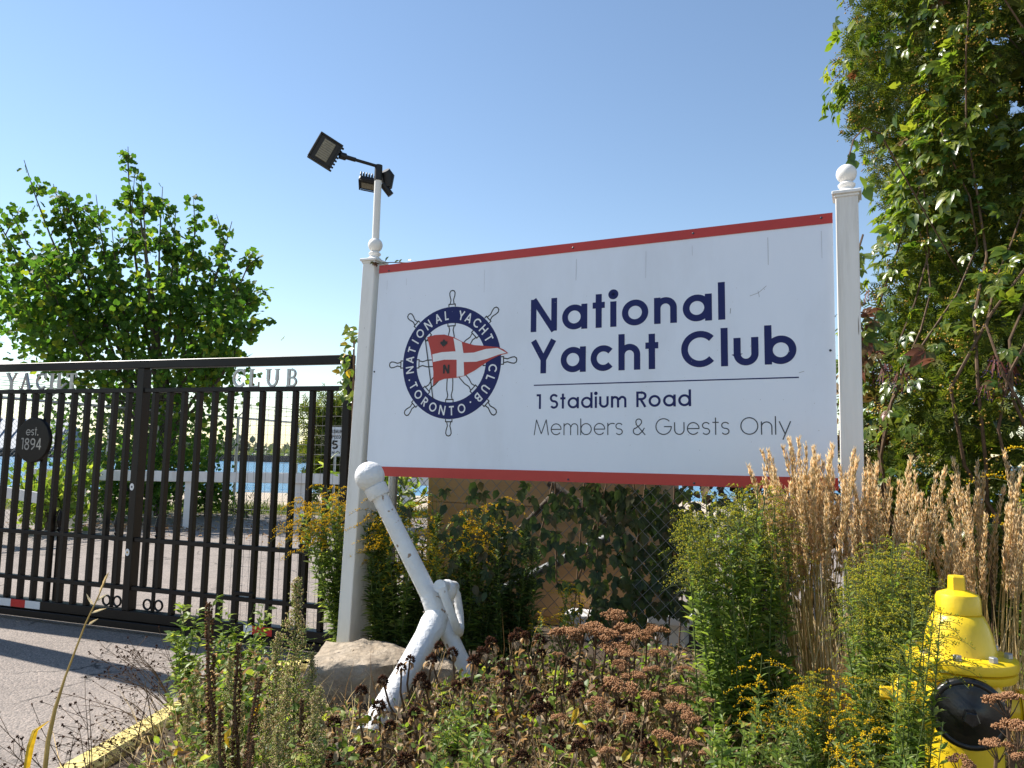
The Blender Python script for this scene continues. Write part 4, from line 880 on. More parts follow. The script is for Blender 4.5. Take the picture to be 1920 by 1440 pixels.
nt_ = len(tipL[0]); idx = RNG.permutation(nt_); ind = idx[:280]; rest = idx[280:]
tP, tD, tS = (np.array(a) for a in tipL); LV = Leaves(); LV.put(LOBED, tP[rest], tD[rest], rv(len(rest)) + np.array([-.4, .2, .8]), tS[rest]); stuff(link('shoot_leaves', LV.mesh('tree_shoot_leaves', L_TREE), tree))
one = Leaves(); one.put(LOBED, [(0, 0, 0)], [(0, 1, 0)], [(0, 0, 1)], [1.0]); leaf_me = one.mesh('tree_leaf', L_TREE)
def leaf_matrix(p, d, n, s_):
    d = Vector(d).normalized(); x = d.cross(Vector(n)).normalized(); z = x.cross(d); M = Matrix((x * s_, d * s_, z * s_)).transposed().to_4x4(); M.translation = Vector(p); return M
for i in ind: link('leaf', leaf_me, tree, leaf_matrix(tP[i], tD[i], rv(1)[0] + np.array([-.4, .2, .8]), tS[i]))
st_ = thing('tree_stake', 'grey metal stake leaning against the tree beyond the gate', 'stake', gz(196, 975)); o2 = np.array(st_.location); MB().tube([(0, 0, -.1), atY(200, 880, o2[1]) - o2, atY(207, 788, o2[1]) - o2], .035, 10).build('stake_pipe', M_GALV, st_, True); MB().lathe([(.036, 0), (.04, .03), (.02, .05)], 10, Matrix.Translation(atY(207, 788, o2[1]) - o2)).build('stake_cap', M_GALV, st_, True)
# ------------------------------------------------------------------ bushes beyond the gate
def bush(name, label, cat, u, vb, wpx, vt, dY, n, size, tpl, m_, stemm=M_BARK, group=None):
    b0 = gz(u, vb, 0.0); b0[1] += 0; Y = b0[1]; ob = thing(name, label, cat, (b0[0], b0[1], 0), 0, group)
    top = atY(u, vt, Y)[2]; hw = wpx / 2 * Y / FPX; P = []; D = []
    for _ in range(26):
        a = R(0, 2 * PI); r = math.sqrt(random.random()); c = np.array([hw * .8 * r * math.cos(a), dY * .8 * r * math.sin(a), R(.12, .92) * top])
        s_ = R(.12, .26) * max(hw, .4)
        for _ in range(n // 26):
            o = RNG.normal(0, 1, 3) * s_; q = c + o
            if q[2] > .02: P.append(q); D.append(o + np.array([0, 0, .15]) + rv(1)[0] * .1)
    L_ = Leaves(); L_.put(tpl, P, D, rv(len(P)) + np.array([-.3, 0, .8]), RNG.uniform(.7, 1.25, len(P)) * size)
    stuff(link('crown', L_.mesh(name + '_leaves', m_), ob))
    for _ in range(5): MB().tube([(R(-.1, .1), R(-.1, .1), -.05), (R(-.2, .2) * hw, R(-.2, .2), top * .45), (R(-.7, .7) * hw, R(-.4, .4), top * .85)], [.03, .02, .006], 6).build('stem', stemm, ob)
    return ob
bush('conifer_bush', 'dark shaggy conifer bush behind the speed limit sign', 'bush', 618, 955, 110, 748, .7, 1600, .3, SPRAY, L_CEDAR)
bush('leafy_shrub', 'bright green shrub under the tree beside the guard rail post', 'shrub', 95, 1000, 130, 880, .5, 1000, .12, BROAD, L_WEED)
bush('leafy_shrub', 'small green shrub between the white guard rail posts', 'shrub', 385, 968, 90, 880, .4, 700, .1, BROAD, L_TREE)
bush('leafy_shrub', 'dark shrub at the trunk of the broadleaf tree', 'shrub', 260, 978, 240, 850, .5, 1800, .1, BROAD, L_TREE)
bush('leafy_shrub', 'low weeds along the edge of the sand path', 'shrub', 455, 972, 170, 948, .5, 700, .09, LANCE, L_GRASS)
# grass and fallen leaves along the verge
L_ = Leaves(); n = 5000; X = RNG.uniform(-12, 0, n); Y = RNG.uniform(15.1, 17.0, n); L_.put(BLADE, np.stack([X, Y, np.zeros(n)], 1), rv(n, .35) + np.array([0, 0, 1]), rv(n), RNG.uniform(.08, .25, n), RNG.uniform(.3, .6, n))
stuff(tag(link('verge_grass', L_.mesh('verge_grass', L_GRASS)), 'short grass growing along the far road edge', 'grass'))
L_ = Leaves(); n = 420; X = np.concatenate([RNG.normal(-5.6, 1.0, n // 2), RNG.uniform(-7.5, -2, n - n // 2)]); Y = np.concatenate([RNG.normal(12.2, .35, n // 2), RNG.uniform(10.5, 15, n - n // 2)])
L_.put(CURL, np.stack([X, Y, np.full(n, .03)], 1), np.stack([RNG.normal(0, 1, n), RNG.normal(0, 1, n), RNG.normal(0, .2, n)], 1), np.array([0, 0, 1.0]) + rv(n, .2), RNG.uniform(.06, .12, n))
stuff(tag(link('fallen_leaves', L_.mesh('fallen_leaves', L_DRY)), 'dry fallen leaves scattered on the road by the guard rail', 'leaves'))
# ------------------------------------------------------------------ cedar hedge with creeper to the right of the sign
hc = np.array([3.9, 4.7, 0.0]); HR = (1.42, 1.15); HT = 6.2
hedge = thing('cedar_tree', 'tall dense cedar overgrown with creeper beside the sign post', 'tree', hc)
def hsurf(a, z, k=1.0):
    w_ = (1 - .12 * math.cos(z * 2.1)) * (1 + .07 * math.sin(3 * a + z * 1.7) + .06 * math.sin(7 * a - z * 3.1)); 
    if z < 2.4: w_ *= 1 + .13 * (1 - z / 2.4) ** .6
    if z > 4.4: w_ *= math.sqrt(max(.02, 1 - ((z - 4.4) / (HT - 4.4)) ** 2))
    return np.array([HR[0] * w_ * k * math.cos(a), HR[1] * w_ * k * math.sin(a), z])
P, D = [], []
for _ in range(40000):
    a = R(PI * .6, 2.08 * PI) if random.random() < .9 else R(0, 2 * PI); z = R(.1, HT); k = 1 - abs(random.gauss(0, .12)); k = k if random.random() < .85 else R(.5, .95)
    g_ = math.sin(a * 9 + z * 4) * math.sin(z * 6.5 - a * 5) ; k -= .05 * (g_ > .3)
    if g_ > .8 and random.random() < .6: continue
    P.append(hsurf(a, z, k)); o = np.array([math.cos(a), math.sin(a), 0]); D.append(o * .9 + np.array([0, 0, R(-.4, .5)]) + rv(1)[0] * .45)
L_ = Leaves(); L_.put(SPRAY, P, D, rv(len(P)) + np.array([-.5, .2, .5]), RNG.uniform(.06, .125, len(P)))
P = [hsurf(R(PI * .55, 2.1 * PI), R(.1, HT - .35), R(.45, .8)) for _ in range(5000)]; L_.put(BROAD, P, rv(len(P)), rv(len(P)), RNG.uniform(.12, .22, len(P)))
stuff(link('crown', L_.mesh('cedar_sprays', L_CEDAR), hedge))
for k in range(4): MB().tube([(R(-.4, .4), R(-.3, .3), -.05), (R(-.5, .5), R(-.3, .3), 1.6), (R(-.6, .6), R(-.3, .3), 3.4), (R(-.2, .2), 0, 5.6)], [.09, .07, .05, .02], 8).build('trunk', M_BARK, hedge, True)
for k in range(60):
    a = R(.7 * PI, 1.9 * PI); z = R(.4, 4.4); p0 = hsurf(a, z, .1); p1 = hsurf(a, z + .25, .9); MB().tube([p0, (p0 + p1) / 2 - np.array([0, 0, .08]), p1], [.018, .012, .004], 5).build('limb', M_BARK, hedge)
P, D = [], []
for _ in range(620):
    a = R(PI * .8, 1.75 * PI); z = R(.6, 4.6); c = hsurf(a, z, R(.97, 1.06))
    for _ in range(random.randint(6, 16)): P.append(c + RNG.normal(0, .026, 3)); D.append(rv(1)[0])
L_ = Leaves(); L_.put(BIT, P, D, rv(len(P)), RNG.uniform(.012, .02, len(P)), RNG.uniform(.010, .015, len(P))); stuff(link('cone_clusters', L_.mesh('cedar_cones', L_CONEY), hedge))
# creeper: stems, large five-part leaves, berry clusters
cre = thing('creeper_vine', 'creeper vine with large five part leaves climbing the cedar', 'vine', hc)
for k in range(16):
    a0_ = R(1.02 * PI, 1.6 * PI); z1_ = R(2.2, 4.6); pts = [hsurf(a0_ + .12 * math.sin(z * 2 + k), z, 1.02) for z in np.linspace(.1, z1_, 12)]; MB().tube(pts, list(np.linspace(.011, .004, 12)), 6).build('stem', M_STEMB, cre, True)
def one_mesh(name, tpl, m_):
    q = Leaves(); q.put(tpl, [(0, 0, 0)], [(0, 1, 0)], [(0, 0, 1)], [1.0]); return q.mesh(name, m_)
palm_me = one_mesh('creeper_leaf', PALM, L_CREEP); palm_red = one_mesh('creeper_leaf_red', PALM, L_CREEPR); broad_me = one_mesh('creeper_leaf_single', BROAD, L_CREEP)
clus = [(R(1.0 * PI, 1.62 * PI), R(.7, 4.5)) for _ in range(46)] + [(R(.78 * PI, 1.2 * PI), R(1.8, 4.7)) for _ in range(30)]
P, D, N_ = [], [], []
for i in range(1050):
    a, z = random.choice(clus); a += random.gauss(0, .11); z += random.gauss(0, .14); o = np.array([math.cos(a), math.sin(a), 0])
    P.append(hsurf(a, max(.3, z), R(1.0, 1.09))); D.append(o * .5 + np.array([R(-.6, .6), R(-.3, .3), R(-1, .15)])); N_.append(o + np.array([0, 0, .7]) + rv(1)[0] * .45)
for i in range(240):
    zloc = P[i][2]; red = abs(zloc - 1.75) < .3 and P[i][0] < -.9 or random.random() < .03
    link('leaf', palm_red if red else (palm_me if i % 3 else broad_me), cre, leaf_matrix(P[i], D[i], N_[i], R(.06, .135)))
L_ = Leaves(); L_.put(PALM, P[240:], D[240:], N_[240:], RNG.uniform(.04, .1, len(P) - 240)); stuff(link('small_leaves', L_.mesh('creeper_small_leaves', L_CREEP), cre))
def berries(u, v, Y, n, par, loc):
    c = atY(u, v, Y) - loc; b = MB(); st = MB()
    for _ in range(n):
        q = c + np.array([R(-.06, .06), R(-.03, .03), R(-.06, .04)]); r = .006
        b.add([(q[0] + r, q[1], q[2]), (q[0] - r, q[1], q[2]), (q[0], q[1] + r, q[2]), (q[0], q[1] - r, q[2]), (q[0], q[1], q[2] + r), (q[0], q[1], q[2] - r)], [(0, 2, 4), (2, 1, 4), (1, 3, 4), (3, 0, 4), (2, 0, 5), (1, 2, 5), (3, 1, 5), (0, 3, 5)]); st.tube([c + np.array([0, 0, .05]) + (q - c) * .4, q], .0012, 3)
    o = stuff(b.build('berry_cluster', M_BERRY, par, True)); stuff(st.build('berry_stalks', M_PINKST, o))
for u, v, n in ((1590, 605, 10), (1605, 640, 10), (1630, 560, 8), (1660, 705, 26), (1690, 715, 20), (1868, 690, 30), (1895, 700, 24), (1880, 740, 22), (1850, 735, 16)): berries(u, v, 3.62 if u < 1700 else 3.75, n, cre, hc)
# trailing shoot that reaches past the post ball
sh0 = thing('creeper_shoot', 'loose creeper shoot hanging beside the cracked post ball', 'vine', SF.w(2.52, .2, 0)); o2 = np.array(sh0.location)
cv = [atY(1650, 250, 3.6) - o2, atY(1620, 240, 3.55) - o2, atY(1600, 262, 3.5) - o2, atY(1594, 285, 3.45) - o2, atY(1590, 298, 3.45) - o2]
MB().tube([hsurf(1.1 * PI, 2.4, .9) + hc - o2] + cv, .004, 5).build('stem', M_STEMB, sh0)
for p in cv + [atY(1612, 330, 3.5) - o2, atY(1620, 352, 3.5) - o2, atY(1605, 300, 3.5) - o2]: link('leaf', broad_me, sh0, leaf_matrix(p, (R(-.5, .5), -.2, -1), (R(-.6, .6), -1, .4), R(.06, .09)))
red = thing('creeper_shoot', 'red leaved creeper with dark berries against the cracked post', 'vine', SF.w(2.6, .12, 0)); o2 = np.array(red.location)
MB().tube([atY(1660, 700, 3.5) - o2, atY(1630, 640, 3.4) - o2, atY(1602, 590, 3.33) - o2, atY(1600, 500, 3.36) - o2, atY(1618, 440, 3.4) - o2], .005, 5).build('stem', M_STEMB, red)
for k in range(34):
    u, v = random.choice(((1612, 560), (1625, 590), (1600, 620), (1618, 640), (1635, 655), (1650, 600), (1602, 470), (1598, 500), (1610, 520), (1625, 470))); link('leaf', palm_red if v > 530 and k % 4 else palm_me, red, leaf_matrix(atY(u + R(-14, 14), v + R(-18, 18), R(3.33, 3.5)) - o2, (R(-1, .6), -.4, R(-1, .2)), (R(-.6, .4), -1, .6), R(.05, .075)))
# creeper on the gate side of the leaning post
vi = thing('post_vine', 'small leafy vine growing up the gate side of the leaning sign post', 'vine', SF.w(bx_ - .05, .3, 0)); o2 = np.array(vi.location)
MB().tube([(0, 0, .05), atY(655, 1000, 4.4) - o2, atY(660, 800, 4.42) - o2, atY(664, 640, 4.42) - o2], .006, 6).build('stem', M_STEMB, vi)
for k in range(80):
    v = R(615, 765); link('leaf', broad_me if k % 9 else one_mesh('vine_leaf_pale', BROAD, L_YELLOW), vi, leaf_matrix(atY(663 - (v - 615) * .1 + R(-12, 10) - 5 * math.sin((v - 615) / 40), v, R(4.36, 4.5)) - o2, (R(-1, .5), R(-.6, .2), R(-1, .3)), (R(-.8, .2), -.8, .6), R(.035, .06)))
tw = thing('vine_twig', 'little leafy twig lying over the top red edge of the sign', 'vine', SF.w(.05, .0, 0)); o2 = np.array(tw.location)
MB().tube([atY(700, 494, 4.3) - o2, atY(735, 492, 4.26) - o2, atY(768, 493, 4.2) - o2], .003, 5).build('stem', M_STEMB, tw)
for u in (702, 708, 716, 722, 740, 748, 756, 764): link('leaf', broad_me if u % 3 else palm_red, tw, leaf_matrix(atY(u, R(489, 497), 4.27) - o2, (R(-1, 1), -.5, R(-.3, .6)), (0, -1, .7), R(.025, .045)))
# creeper hanging on the wire behind the sign
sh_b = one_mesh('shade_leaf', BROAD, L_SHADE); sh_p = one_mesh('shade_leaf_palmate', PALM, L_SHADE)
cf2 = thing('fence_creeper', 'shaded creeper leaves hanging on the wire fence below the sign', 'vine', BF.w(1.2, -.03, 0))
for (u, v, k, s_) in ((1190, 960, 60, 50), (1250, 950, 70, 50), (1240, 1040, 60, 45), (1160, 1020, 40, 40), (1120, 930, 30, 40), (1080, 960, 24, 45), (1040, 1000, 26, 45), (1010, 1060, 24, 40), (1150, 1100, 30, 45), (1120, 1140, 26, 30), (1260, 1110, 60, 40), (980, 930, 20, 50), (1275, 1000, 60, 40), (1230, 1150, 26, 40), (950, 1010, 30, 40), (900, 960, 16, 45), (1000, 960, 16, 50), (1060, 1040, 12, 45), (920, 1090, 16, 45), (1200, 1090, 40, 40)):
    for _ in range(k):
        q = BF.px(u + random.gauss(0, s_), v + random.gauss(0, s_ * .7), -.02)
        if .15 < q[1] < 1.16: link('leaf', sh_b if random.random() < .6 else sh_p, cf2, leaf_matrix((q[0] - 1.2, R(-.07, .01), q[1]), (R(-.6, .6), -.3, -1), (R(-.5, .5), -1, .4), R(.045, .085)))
for k in range(9):
    u = R(960, 1290); q0 = BF.px(u, 1180); q1 = BF.px(u + R(-70, 70), 900); MB().tube([(q0[0] - 1.2, .0, .1), ((q0[0] + q1[0]) / 2 - 1.2 + R(-.1, .1), -.02, .6), (q1[0] - 1.2, -.01, 1.15)], .005, 5).build('stem', M_STEMB, cf2)
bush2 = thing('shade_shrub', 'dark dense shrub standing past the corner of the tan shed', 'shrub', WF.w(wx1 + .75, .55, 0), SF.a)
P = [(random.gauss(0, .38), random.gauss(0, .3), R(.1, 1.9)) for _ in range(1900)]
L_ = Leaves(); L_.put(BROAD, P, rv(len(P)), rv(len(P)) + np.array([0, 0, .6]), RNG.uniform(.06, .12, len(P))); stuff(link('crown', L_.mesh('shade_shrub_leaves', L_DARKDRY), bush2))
for k in range(6): MB().tube([(R(-.1, .1), R(-.1, .1), 0), (R(-.2, .2), R(-.2, .2), .8), (R(-.4, .4), R(-.3, .3), 1.7)], [.03, .02, .008], 6).build('stem', M_BARK, bush2)
bush3 = thing('shade_shrub', 'dark leafy shrub filling the gap beside the leaning post and the shed', 'shrub', WF.w(wx0 - .22, -.3, 0), SF.a)
P = [(random.gauss(0, .16), random.gauss(0, .14), R(.05, 1.25)) for _ in range(1100)]
L_ = Leaves(); L_.put(LANCE, P, rv(len(P)) + np.array([0, 0, .2]), rv(len(P)) + np.array([0, 0, .6]), RNG.uniform(.08, .15, len(P)), RNG.uniform(.1, .2, len(P))); stuff(link('crown', L_.mesh('gap_shrub_leaves', L_GOLDL), bush3))
for k in range(6): MB().tube([(R(-.1, .1), R(-.1, .1), 0), (R(-.15, .15), R(-.1, .1), .6), (R(-.25, .25), R(-.15, .15), 1.2)], [.012, .009, .004], 6).build('stem', M_STEMG, bush3)
# ------------------------------------------------------------------ stalk prototypes (unit height, growing along z)
def goldenrod_stalk(seed, fl_m, nl=62, plume=1.0, lm=None, leaf=.085, fs=.85, nf=26, nb=10):
    rg = np.random.default_rng(seed); bx, by = rg.normal(0, .03, 2)
    pt = lambda t: np.array([bx * t * t, by * t * t, t]); st = Leaves(); lf = Leaves(); fw = Leaves()
    st.tube([pt(t) for t in np.linspace(0, .99, 7)], list(np.linspace(.0042, .0016, 7)), 5)
    t = rg.uniform(.12, .9, nl); a = np.arange(nl) * 2.4; d = np.stack([np.cos(a), np.sin(a), .35 + .5 * t], 1)
    lf.put(LANCE, [pt(q) for q in t], d + rg.normal(0, .15, (nl, 3)), np.array([0, 0, 1.0]) + rg.normal(0, .3, (nl, 3)), leaf * (1.1 - .75 * t) * rg.uniform(.7, 1.2, nl), leaf * 1.35 * (1.1 - .7 * t))
    if plume:
        side = rg.uniform(0, 2 * PI)
        for k in range(nb):
            q = .76 + .235 * k / nb; an = side + rg.normal(0, 1.0); rad = np.array([math.cos(an), math.sin(an), 0]); Ln = plume * .22 * (1.12 - q) / .3 * rg.uniform(.6, 1.2)
            b = [pt(q) + rad * Ln * s_ + np.array([0, 0, Ln * (.75 * s_ - .7 * s_ * s_)]) for s_ in np.linspace(0, 1, 5)]; st.tube(b, [.0014, .0012, .001, .0008, .0006], 3)
            m = nf; s_ = rg.uniform(.15, 1.02, m); p = [pt(q) + rad * Ln * x + np.array([0, 0, Ln * (.75 * x - .7 * x * x) + .004]) for x in s_]
            fw.put(BIT, np.array(p) + rg.normal(0, .0026, (m, 3)), np.array([0, 0, .8]) + rg.normal(0, .5, (m, 3)), rg.normal(0, 1, (m, 3)), rg.uniform(.008, .013, m) * fs, rg.uniform(.006, .009, m) * fs)
        fm = fw.mesh('goldenrod_plume', fl_m)
    else: fm = None
    return st.mesh('goldenrod_stem', M_STEMG), lf.mesh('goldenrod_leaves', lm or L_GOLDL), fm
GOLD = [goldenrod_stalk(k, L_GOLDF, 100, 1.0, None, .1) for k in range(5)]; BUDS = [goldenrod_stalk(20 + k, L_GOLDB, 110, .62, None, .08, .6, 18, 13) for k in range(6)]
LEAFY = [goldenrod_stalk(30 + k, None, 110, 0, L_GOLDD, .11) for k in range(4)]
GREEN = [goldenrod_stalk(40 + k, None, 80, 0, L_WEED, .11) for k in range(4)]
def reed_stalk(seed):
    rg = np.random.default_rng(seed); bx = rg.normal(0, .1); pt = lambda t: np.array([bx * t ** 3, 0, t]); st = Leaves(); pl_ = Leaves()
    st.tube([pt(t) for t in np.linspace(0, .98, 8)], list(np.linspace(.0022, .0011, 8)), 4)
    n = 230; t = rg.uniform(.72, 1.0, n); k = np.sin(np.clip((t - .72) / .28, 0, 1) ** .75 * PI) ** .7; a = rg.uniform(0, 2 * PI, n); o = np.stack([np.cos(a), np.sin(a), np.zeros(n)], 1)
    P = np.array([pt(q) for q in t]) + o * (.0068 * k * rg.uniform(.1, 1, n))[:, None]
    pl_.put(BIT, P, o * .3 + np.array([0, 0, 1.0]) + rg.normal(0, .1, (n, 3)), rg.normal(0, 1, (n, 3)), rg.uniform(.014, .026, n), rg.uniform(.0018, .0032, n))
    return st.mesh('reed_culm', M_STRAW), pl_.mesh('reed_plume', L_REED), None
REED = [reed_stalk(60 + k) for k in range(8)]
def stalk(par, base, top, proto, names, tw=None):
    """one stalk from base to top (world points) under the plant"""
    o = np.array(par.location); d = Vector(np.array(top) - np.array(base)); L_ = d.length; q = Vector((0, 0, 1)).rotation_difference(d.normalized()).to_matrix().to_4x4()
    M = Matrix.Translation(Vector(np.array(base) - o)) @ q @ Matrix.Rotation(R(0, 2 * PI) if tw is None else tw, 4, 'Z') @ Matrix.Diagonal((L_, L_, L_, 1))
    s_ = link(names[0], proto[0], par, M)
    for me, nm in zip(proto[1:], names[1:]):
        if me: stuff(link(nm, me, s_))
    return s_
def clump(name, label, cat, bu, Y, n, us, vs, protos, names, spread=.13, dY=.12, group=None, shape=None, bfac=.45):
    bp = gz(bu, 1000, CAMZ - .9); bx = atY(bu, 1100, Y)[0]; ob = thing(name, label, cat, (bx, Y, bedz(bx, Y)), 0, group)
    for k in range(n):
        u = R(*us); v = R(*vs) if shape is None else shape(u) + R(*vs)
        yb = Y + R(-dY, dY); top = atY(u, v, yb + R(-.08, .08)); fx = (top[0] - bx); base = np.array([bx + fx * bfac + R(-spread, spread) * .6, yb, bedz(bx, Y) - .03])
        stalk(ob, base, top, random.choice(protos), names)
    return ob
GN = ('stalk', 'foliage', 'flower_plume'); RN = ('stalk', 'seed_plume')
clump('goldenrod', 'bright yellow blooming goldenrod leaning out in front of the gate bars', 'flower', 672, 4.5, 15, (560, 640), (890, 990), GOLD, GN, .04, .05, None, None, .12)
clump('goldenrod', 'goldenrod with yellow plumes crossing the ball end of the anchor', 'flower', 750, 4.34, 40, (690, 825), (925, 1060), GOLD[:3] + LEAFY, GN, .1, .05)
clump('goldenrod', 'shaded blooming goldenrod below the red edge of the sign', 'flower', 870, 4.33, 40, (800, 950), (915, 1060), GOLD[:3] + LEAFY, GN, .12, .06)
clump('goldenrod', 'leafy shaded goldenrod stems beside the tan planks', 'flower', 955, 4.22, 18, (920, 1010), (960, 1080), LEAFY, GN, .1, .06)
clump('goldenrod', 'short shaded goldenrod in front of the white board', 'flower', 1040, 3.85, 9, (1000, 1090), (1080, 1170), GOLD, GN, .1, .06)
clump('goldenrod', 'large green goldenrod clump with yellow buds covering the lower red edge', 'flower', 1395, 2.95, 46, (1290, 1480), (-8, 75), BUDS, GN, .14, .16, None, lambda u: 905 + abs(u - 1400) * .35)
clump('goldenrod', 'green budding goldenrod leaning against the hydrant', 'flower', 1650, 2.5, 36, (1590, 1745), (-8, 90), BUDS, GN, .14, .14, None, lambda u: 1000 + abs(u - 1680) * .3)
clump('goldenrod', 'budding goldenrod sprigs crossing the bonnet of the hydrant', 'flower', 1640, 2.08, 9, (1665, 1765), (1110, 1240), BUDS, GN, .1, .05)
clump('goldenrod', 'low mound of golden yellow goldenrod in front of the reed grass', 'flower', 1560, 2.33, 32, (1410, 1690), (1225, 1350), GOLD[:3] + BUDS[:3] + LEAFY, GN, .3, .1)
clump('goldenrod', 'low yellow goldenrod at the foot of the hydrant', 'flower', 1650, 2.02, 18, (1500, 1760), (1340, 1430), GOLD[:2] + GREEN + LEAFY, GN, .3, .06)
clump('goldenrod', 'yellow goldenrod plume hanging over the reed grass by the cedar', 'flower', 1920, 3.35, 2, (1885, 1930), (770, 880), GOLD, GN, .1, .08)
clump('green_weed', 'fresh green feathery weed among the dead coneflowers', 'weed', 880, 2.35, 13, (815, 945), (1275, 1360), GREEN + BUDS[:1], GN, .15, .08)
clump('green_weed', 'green leafy weed growing through the rusty flower heads', 'weed', 1400, 2.2, 10, (1330, 1460), (1290, 1380), GREEN, GN, .15, .08)
reeds = [clump('reed_grass', 'dense upright clump of tan reed grass against the sign', 'grass', 1535, 2.98, 74, (1430, 1575), (-4, 120), REED, RN, .06, .1, None, lambda u: 822 + abs(u - 1520) * .5, .2),
         clump('reed_grass', 'tan reed grass clump in front of the cracked post', 'grass', 1650, 2.92, 50, (1582, 1738), (-4, 150), REED, RN, .07, .1, None, lambda u: 845 + abs(u - 1680) * .35, .25),
         clump('reed_grass', 'arching tan reed grass behind the hydrant', 'grass', 1850, 2.95, 58, (1765, 1965), (-4, 170), REED, RN, .09, .14, None, lambda u: 868 + 30 * math.sin(u * .05), .3)]
for ob in reeds:
    L_ = Leaves(); n = 160; P = np.stack([RNG.normal(0, .09, n), RNG.normal(0, .07, n), np.zeros(n)], 1); L_.put(BLADE, P, rv(n, .22) + np.array([0, 0, 1.0]), rv(n), RNG.uniform(.45, .85, n), RNG.uniform(.25, .42, n)); stuff(link('blades', L_.mesh('reed_blades', L_REED), ob))
# ------------------------------------------------------------------ dead coneflowers
def cone_head(seed):
    rg = np.random.default_rng(seed); h = Leaves(); n = 150; z = rg.uniform(-.35, 1, n); a = rg.uniform(0, 2 * PI, n); r = np.sqrt(np.maximum(0, 1 - z * z)); o = np.stack([r * np.cos(a), r * np.sin(a), z], 1)
    h.put(BIT, o * .011, o + rg.normal(0, .12, (n, 3)), rg.normal(0, 1, (n, 3)), rg.uniform(.009, .0155, n), rg.uniform(.0035, .005, n)); p = Leaves(); n = rg.integers(3, 12); a = rg.uniform(0, 2 * PI, n)
    p.put(CURL, np.stack([.009 * np.cos(a), .009 * np.sin(a), np.full(n, -.008)], 1), np.stack([np.cos(a), np.sin(a), np.full(n, -1.3)], 1), np.stack([np.cos(a), np.sin(a), np.ones(n)], 1), rg.uniform(.02, .042, n)); return h.mesh('cone_seed_head', L_CONE), p.mesh('cone_petals', L_DRY)
CH = [cone_head(80 + k) for k in range(4)]
cstem = MB().tube([(0, 0, 0), (.015, .008, .4), (-.008, .0, .75), (0, 0, 1)], [.006, .005, .0045, .004], 6); CST = None
lfc = Leaves(); n = 5; t = RNG.uniform(.05, .6, n); a = RNG.uniform(0, 2 * PI, n); lfc.put(CURL, np.stack([np.zeros(n), np.zeros(n), t], 1), np.stack([np.cos(a), np.sin(a), RNG.uniform(-1, .3, n)], 1), np.array([0, 0, 1.0]), RNG.uniform(.12, .22, n)); CLF = lfc.mesh('cone_dry_leaves', L_DARKDRY)
heads = [(769, 1237), (753, 1252), (718, 1277), (677, 1296), (711, 1325), (786, 1277), (777, 1338), (732, 1362), (625, 1357), (587, 1370), (688, 1410), (625, 1427), (823, 1211), (849, 1224), (809, 1237), (888, 1241), (921, 1205), (905, 1224), (939, 1248), (790, 1270), (797, 1287), (855, 1287), (952, 1298), (875, 1281), (1026, 1328), (1005, 1335), (877, 1379), (942, 1388), (849, 1408), (1047, 1396), (1052, 1298), (1075, 1305), (1084, 1290), (972, 1185), (986, 1193), (964, 1198), (1007, 1316), (1062, 1244), (1139, 1292), (1157, 1322), (1177, 1325), (1099, 1397), (1083, 1402), (948, 1270), (1215, 1405), (1200, 1380), (1015, 1225), (998, 1262), (1012, 1200), (915, 1340), (830, 1325), (1130, 1370), (980, 1420), (760, 1425)]
for i, (u, v) in enumerate(heads):
    Y = 3.35 - (v - 1190) / 240 * 1.1 + R(-.08, .08); tp = atY(u, v, Y); bz = bedz(tp[0], Y); bx = tp[0] + R(-.16, .16); by = Y + R(-.1, .1)
    zone = 'in front of the boulder' if u < 705 else 'in front of the anchor shank' if u < 800 else 'around the lower end of the anchor stock' if u < 900 else 'between the anchor and the rusty sedum' if u < 1010 else 'among the rusty sedum heads'
    ob = thing('dead_coneflower', 'dead coneflower with a dark spiky head ' + zone, 'flower', (bx, by, bz), 0, 'dead coneflowers ' + zone)
    tv = Vector((tp[0] - bx, Y - by, tp[2] - bz)); L_ = tv.length; q = Vector((0, 0, 1)).rotation_difference(tv.normalized()).to_matrix().to_4x4()
    if CST is None: o = cstem.build('stem', M_STEMB, ob, True); CST = o.data
    else: o = link('stem', CST, ob)
    o.matrix_basis = q @ Matrix.Diagonal((1, 1, L_, 1)); h = CH[i % 4]; s_ = R(.95, 1.35)
    M = Matrix.Translation(tv) @ Matrix.Rotation(R(-.4, .4), 4, 'X') @ Matrix.Rotation(R(-.4, .4), 4, 'Y') @ Matrix.Rotation(R(0, 6), 4, 'Z') @ Matrix.Scale(s_, 4)
    link('seed_head', h[0], ob, M); stuff(link('dry_petals', h[1], ob, M)); stuff(link('dry_leaves', CLF, ob, q @ Matrix.Rotation(R(0, 6), 4, 'Z') @ Matrix.Diagonal((L_ * .7, L_ * .7, L_, 1))))
# ------------------------------------------------------------------ sedum
def sedum_head(seed):
    rg = np.random.default_rng(seed); h = Leaves(); st = Leaves(); P = []
    for k in range(11):
        r = math.sqrt(rg.uniform(0, 1)) * .4; a = rg.uniform(0, 2 * PI); c = np.array([r * math.cos(a), r * math.sin(a), .14 - 1.0 * r * r + rg.normal(0, .03)]); st.tube([(0, 0, -.4), (c[0] * .5, c[1] * .5, -.2), c], [.02, .014, .01], 4)
        for _ in range(60):
            o = rg.normal(0, 1, 3); o /= np.linalg.norm(o); o[2] = abs(o[2]); P.append(c + o * np.array([.15, .15, .12]) * rg.uniform(.75, 1.05))
    n = len(P); h.put(BIT, P, np.array([0, 0, 1.0]) + rg.normal(0, .5, (n, 3)), rg.normal(0, 1, (n, 3)), rg.uniform(.05, .08, n), rg.uniform(.045, .065, n)); return h.mesh('sedum_flower_head', L_SEDUM), st.mesh('sedum_stalks', M_STEMB)
SH = [sedum_head(100 + k) for k in range(4)]
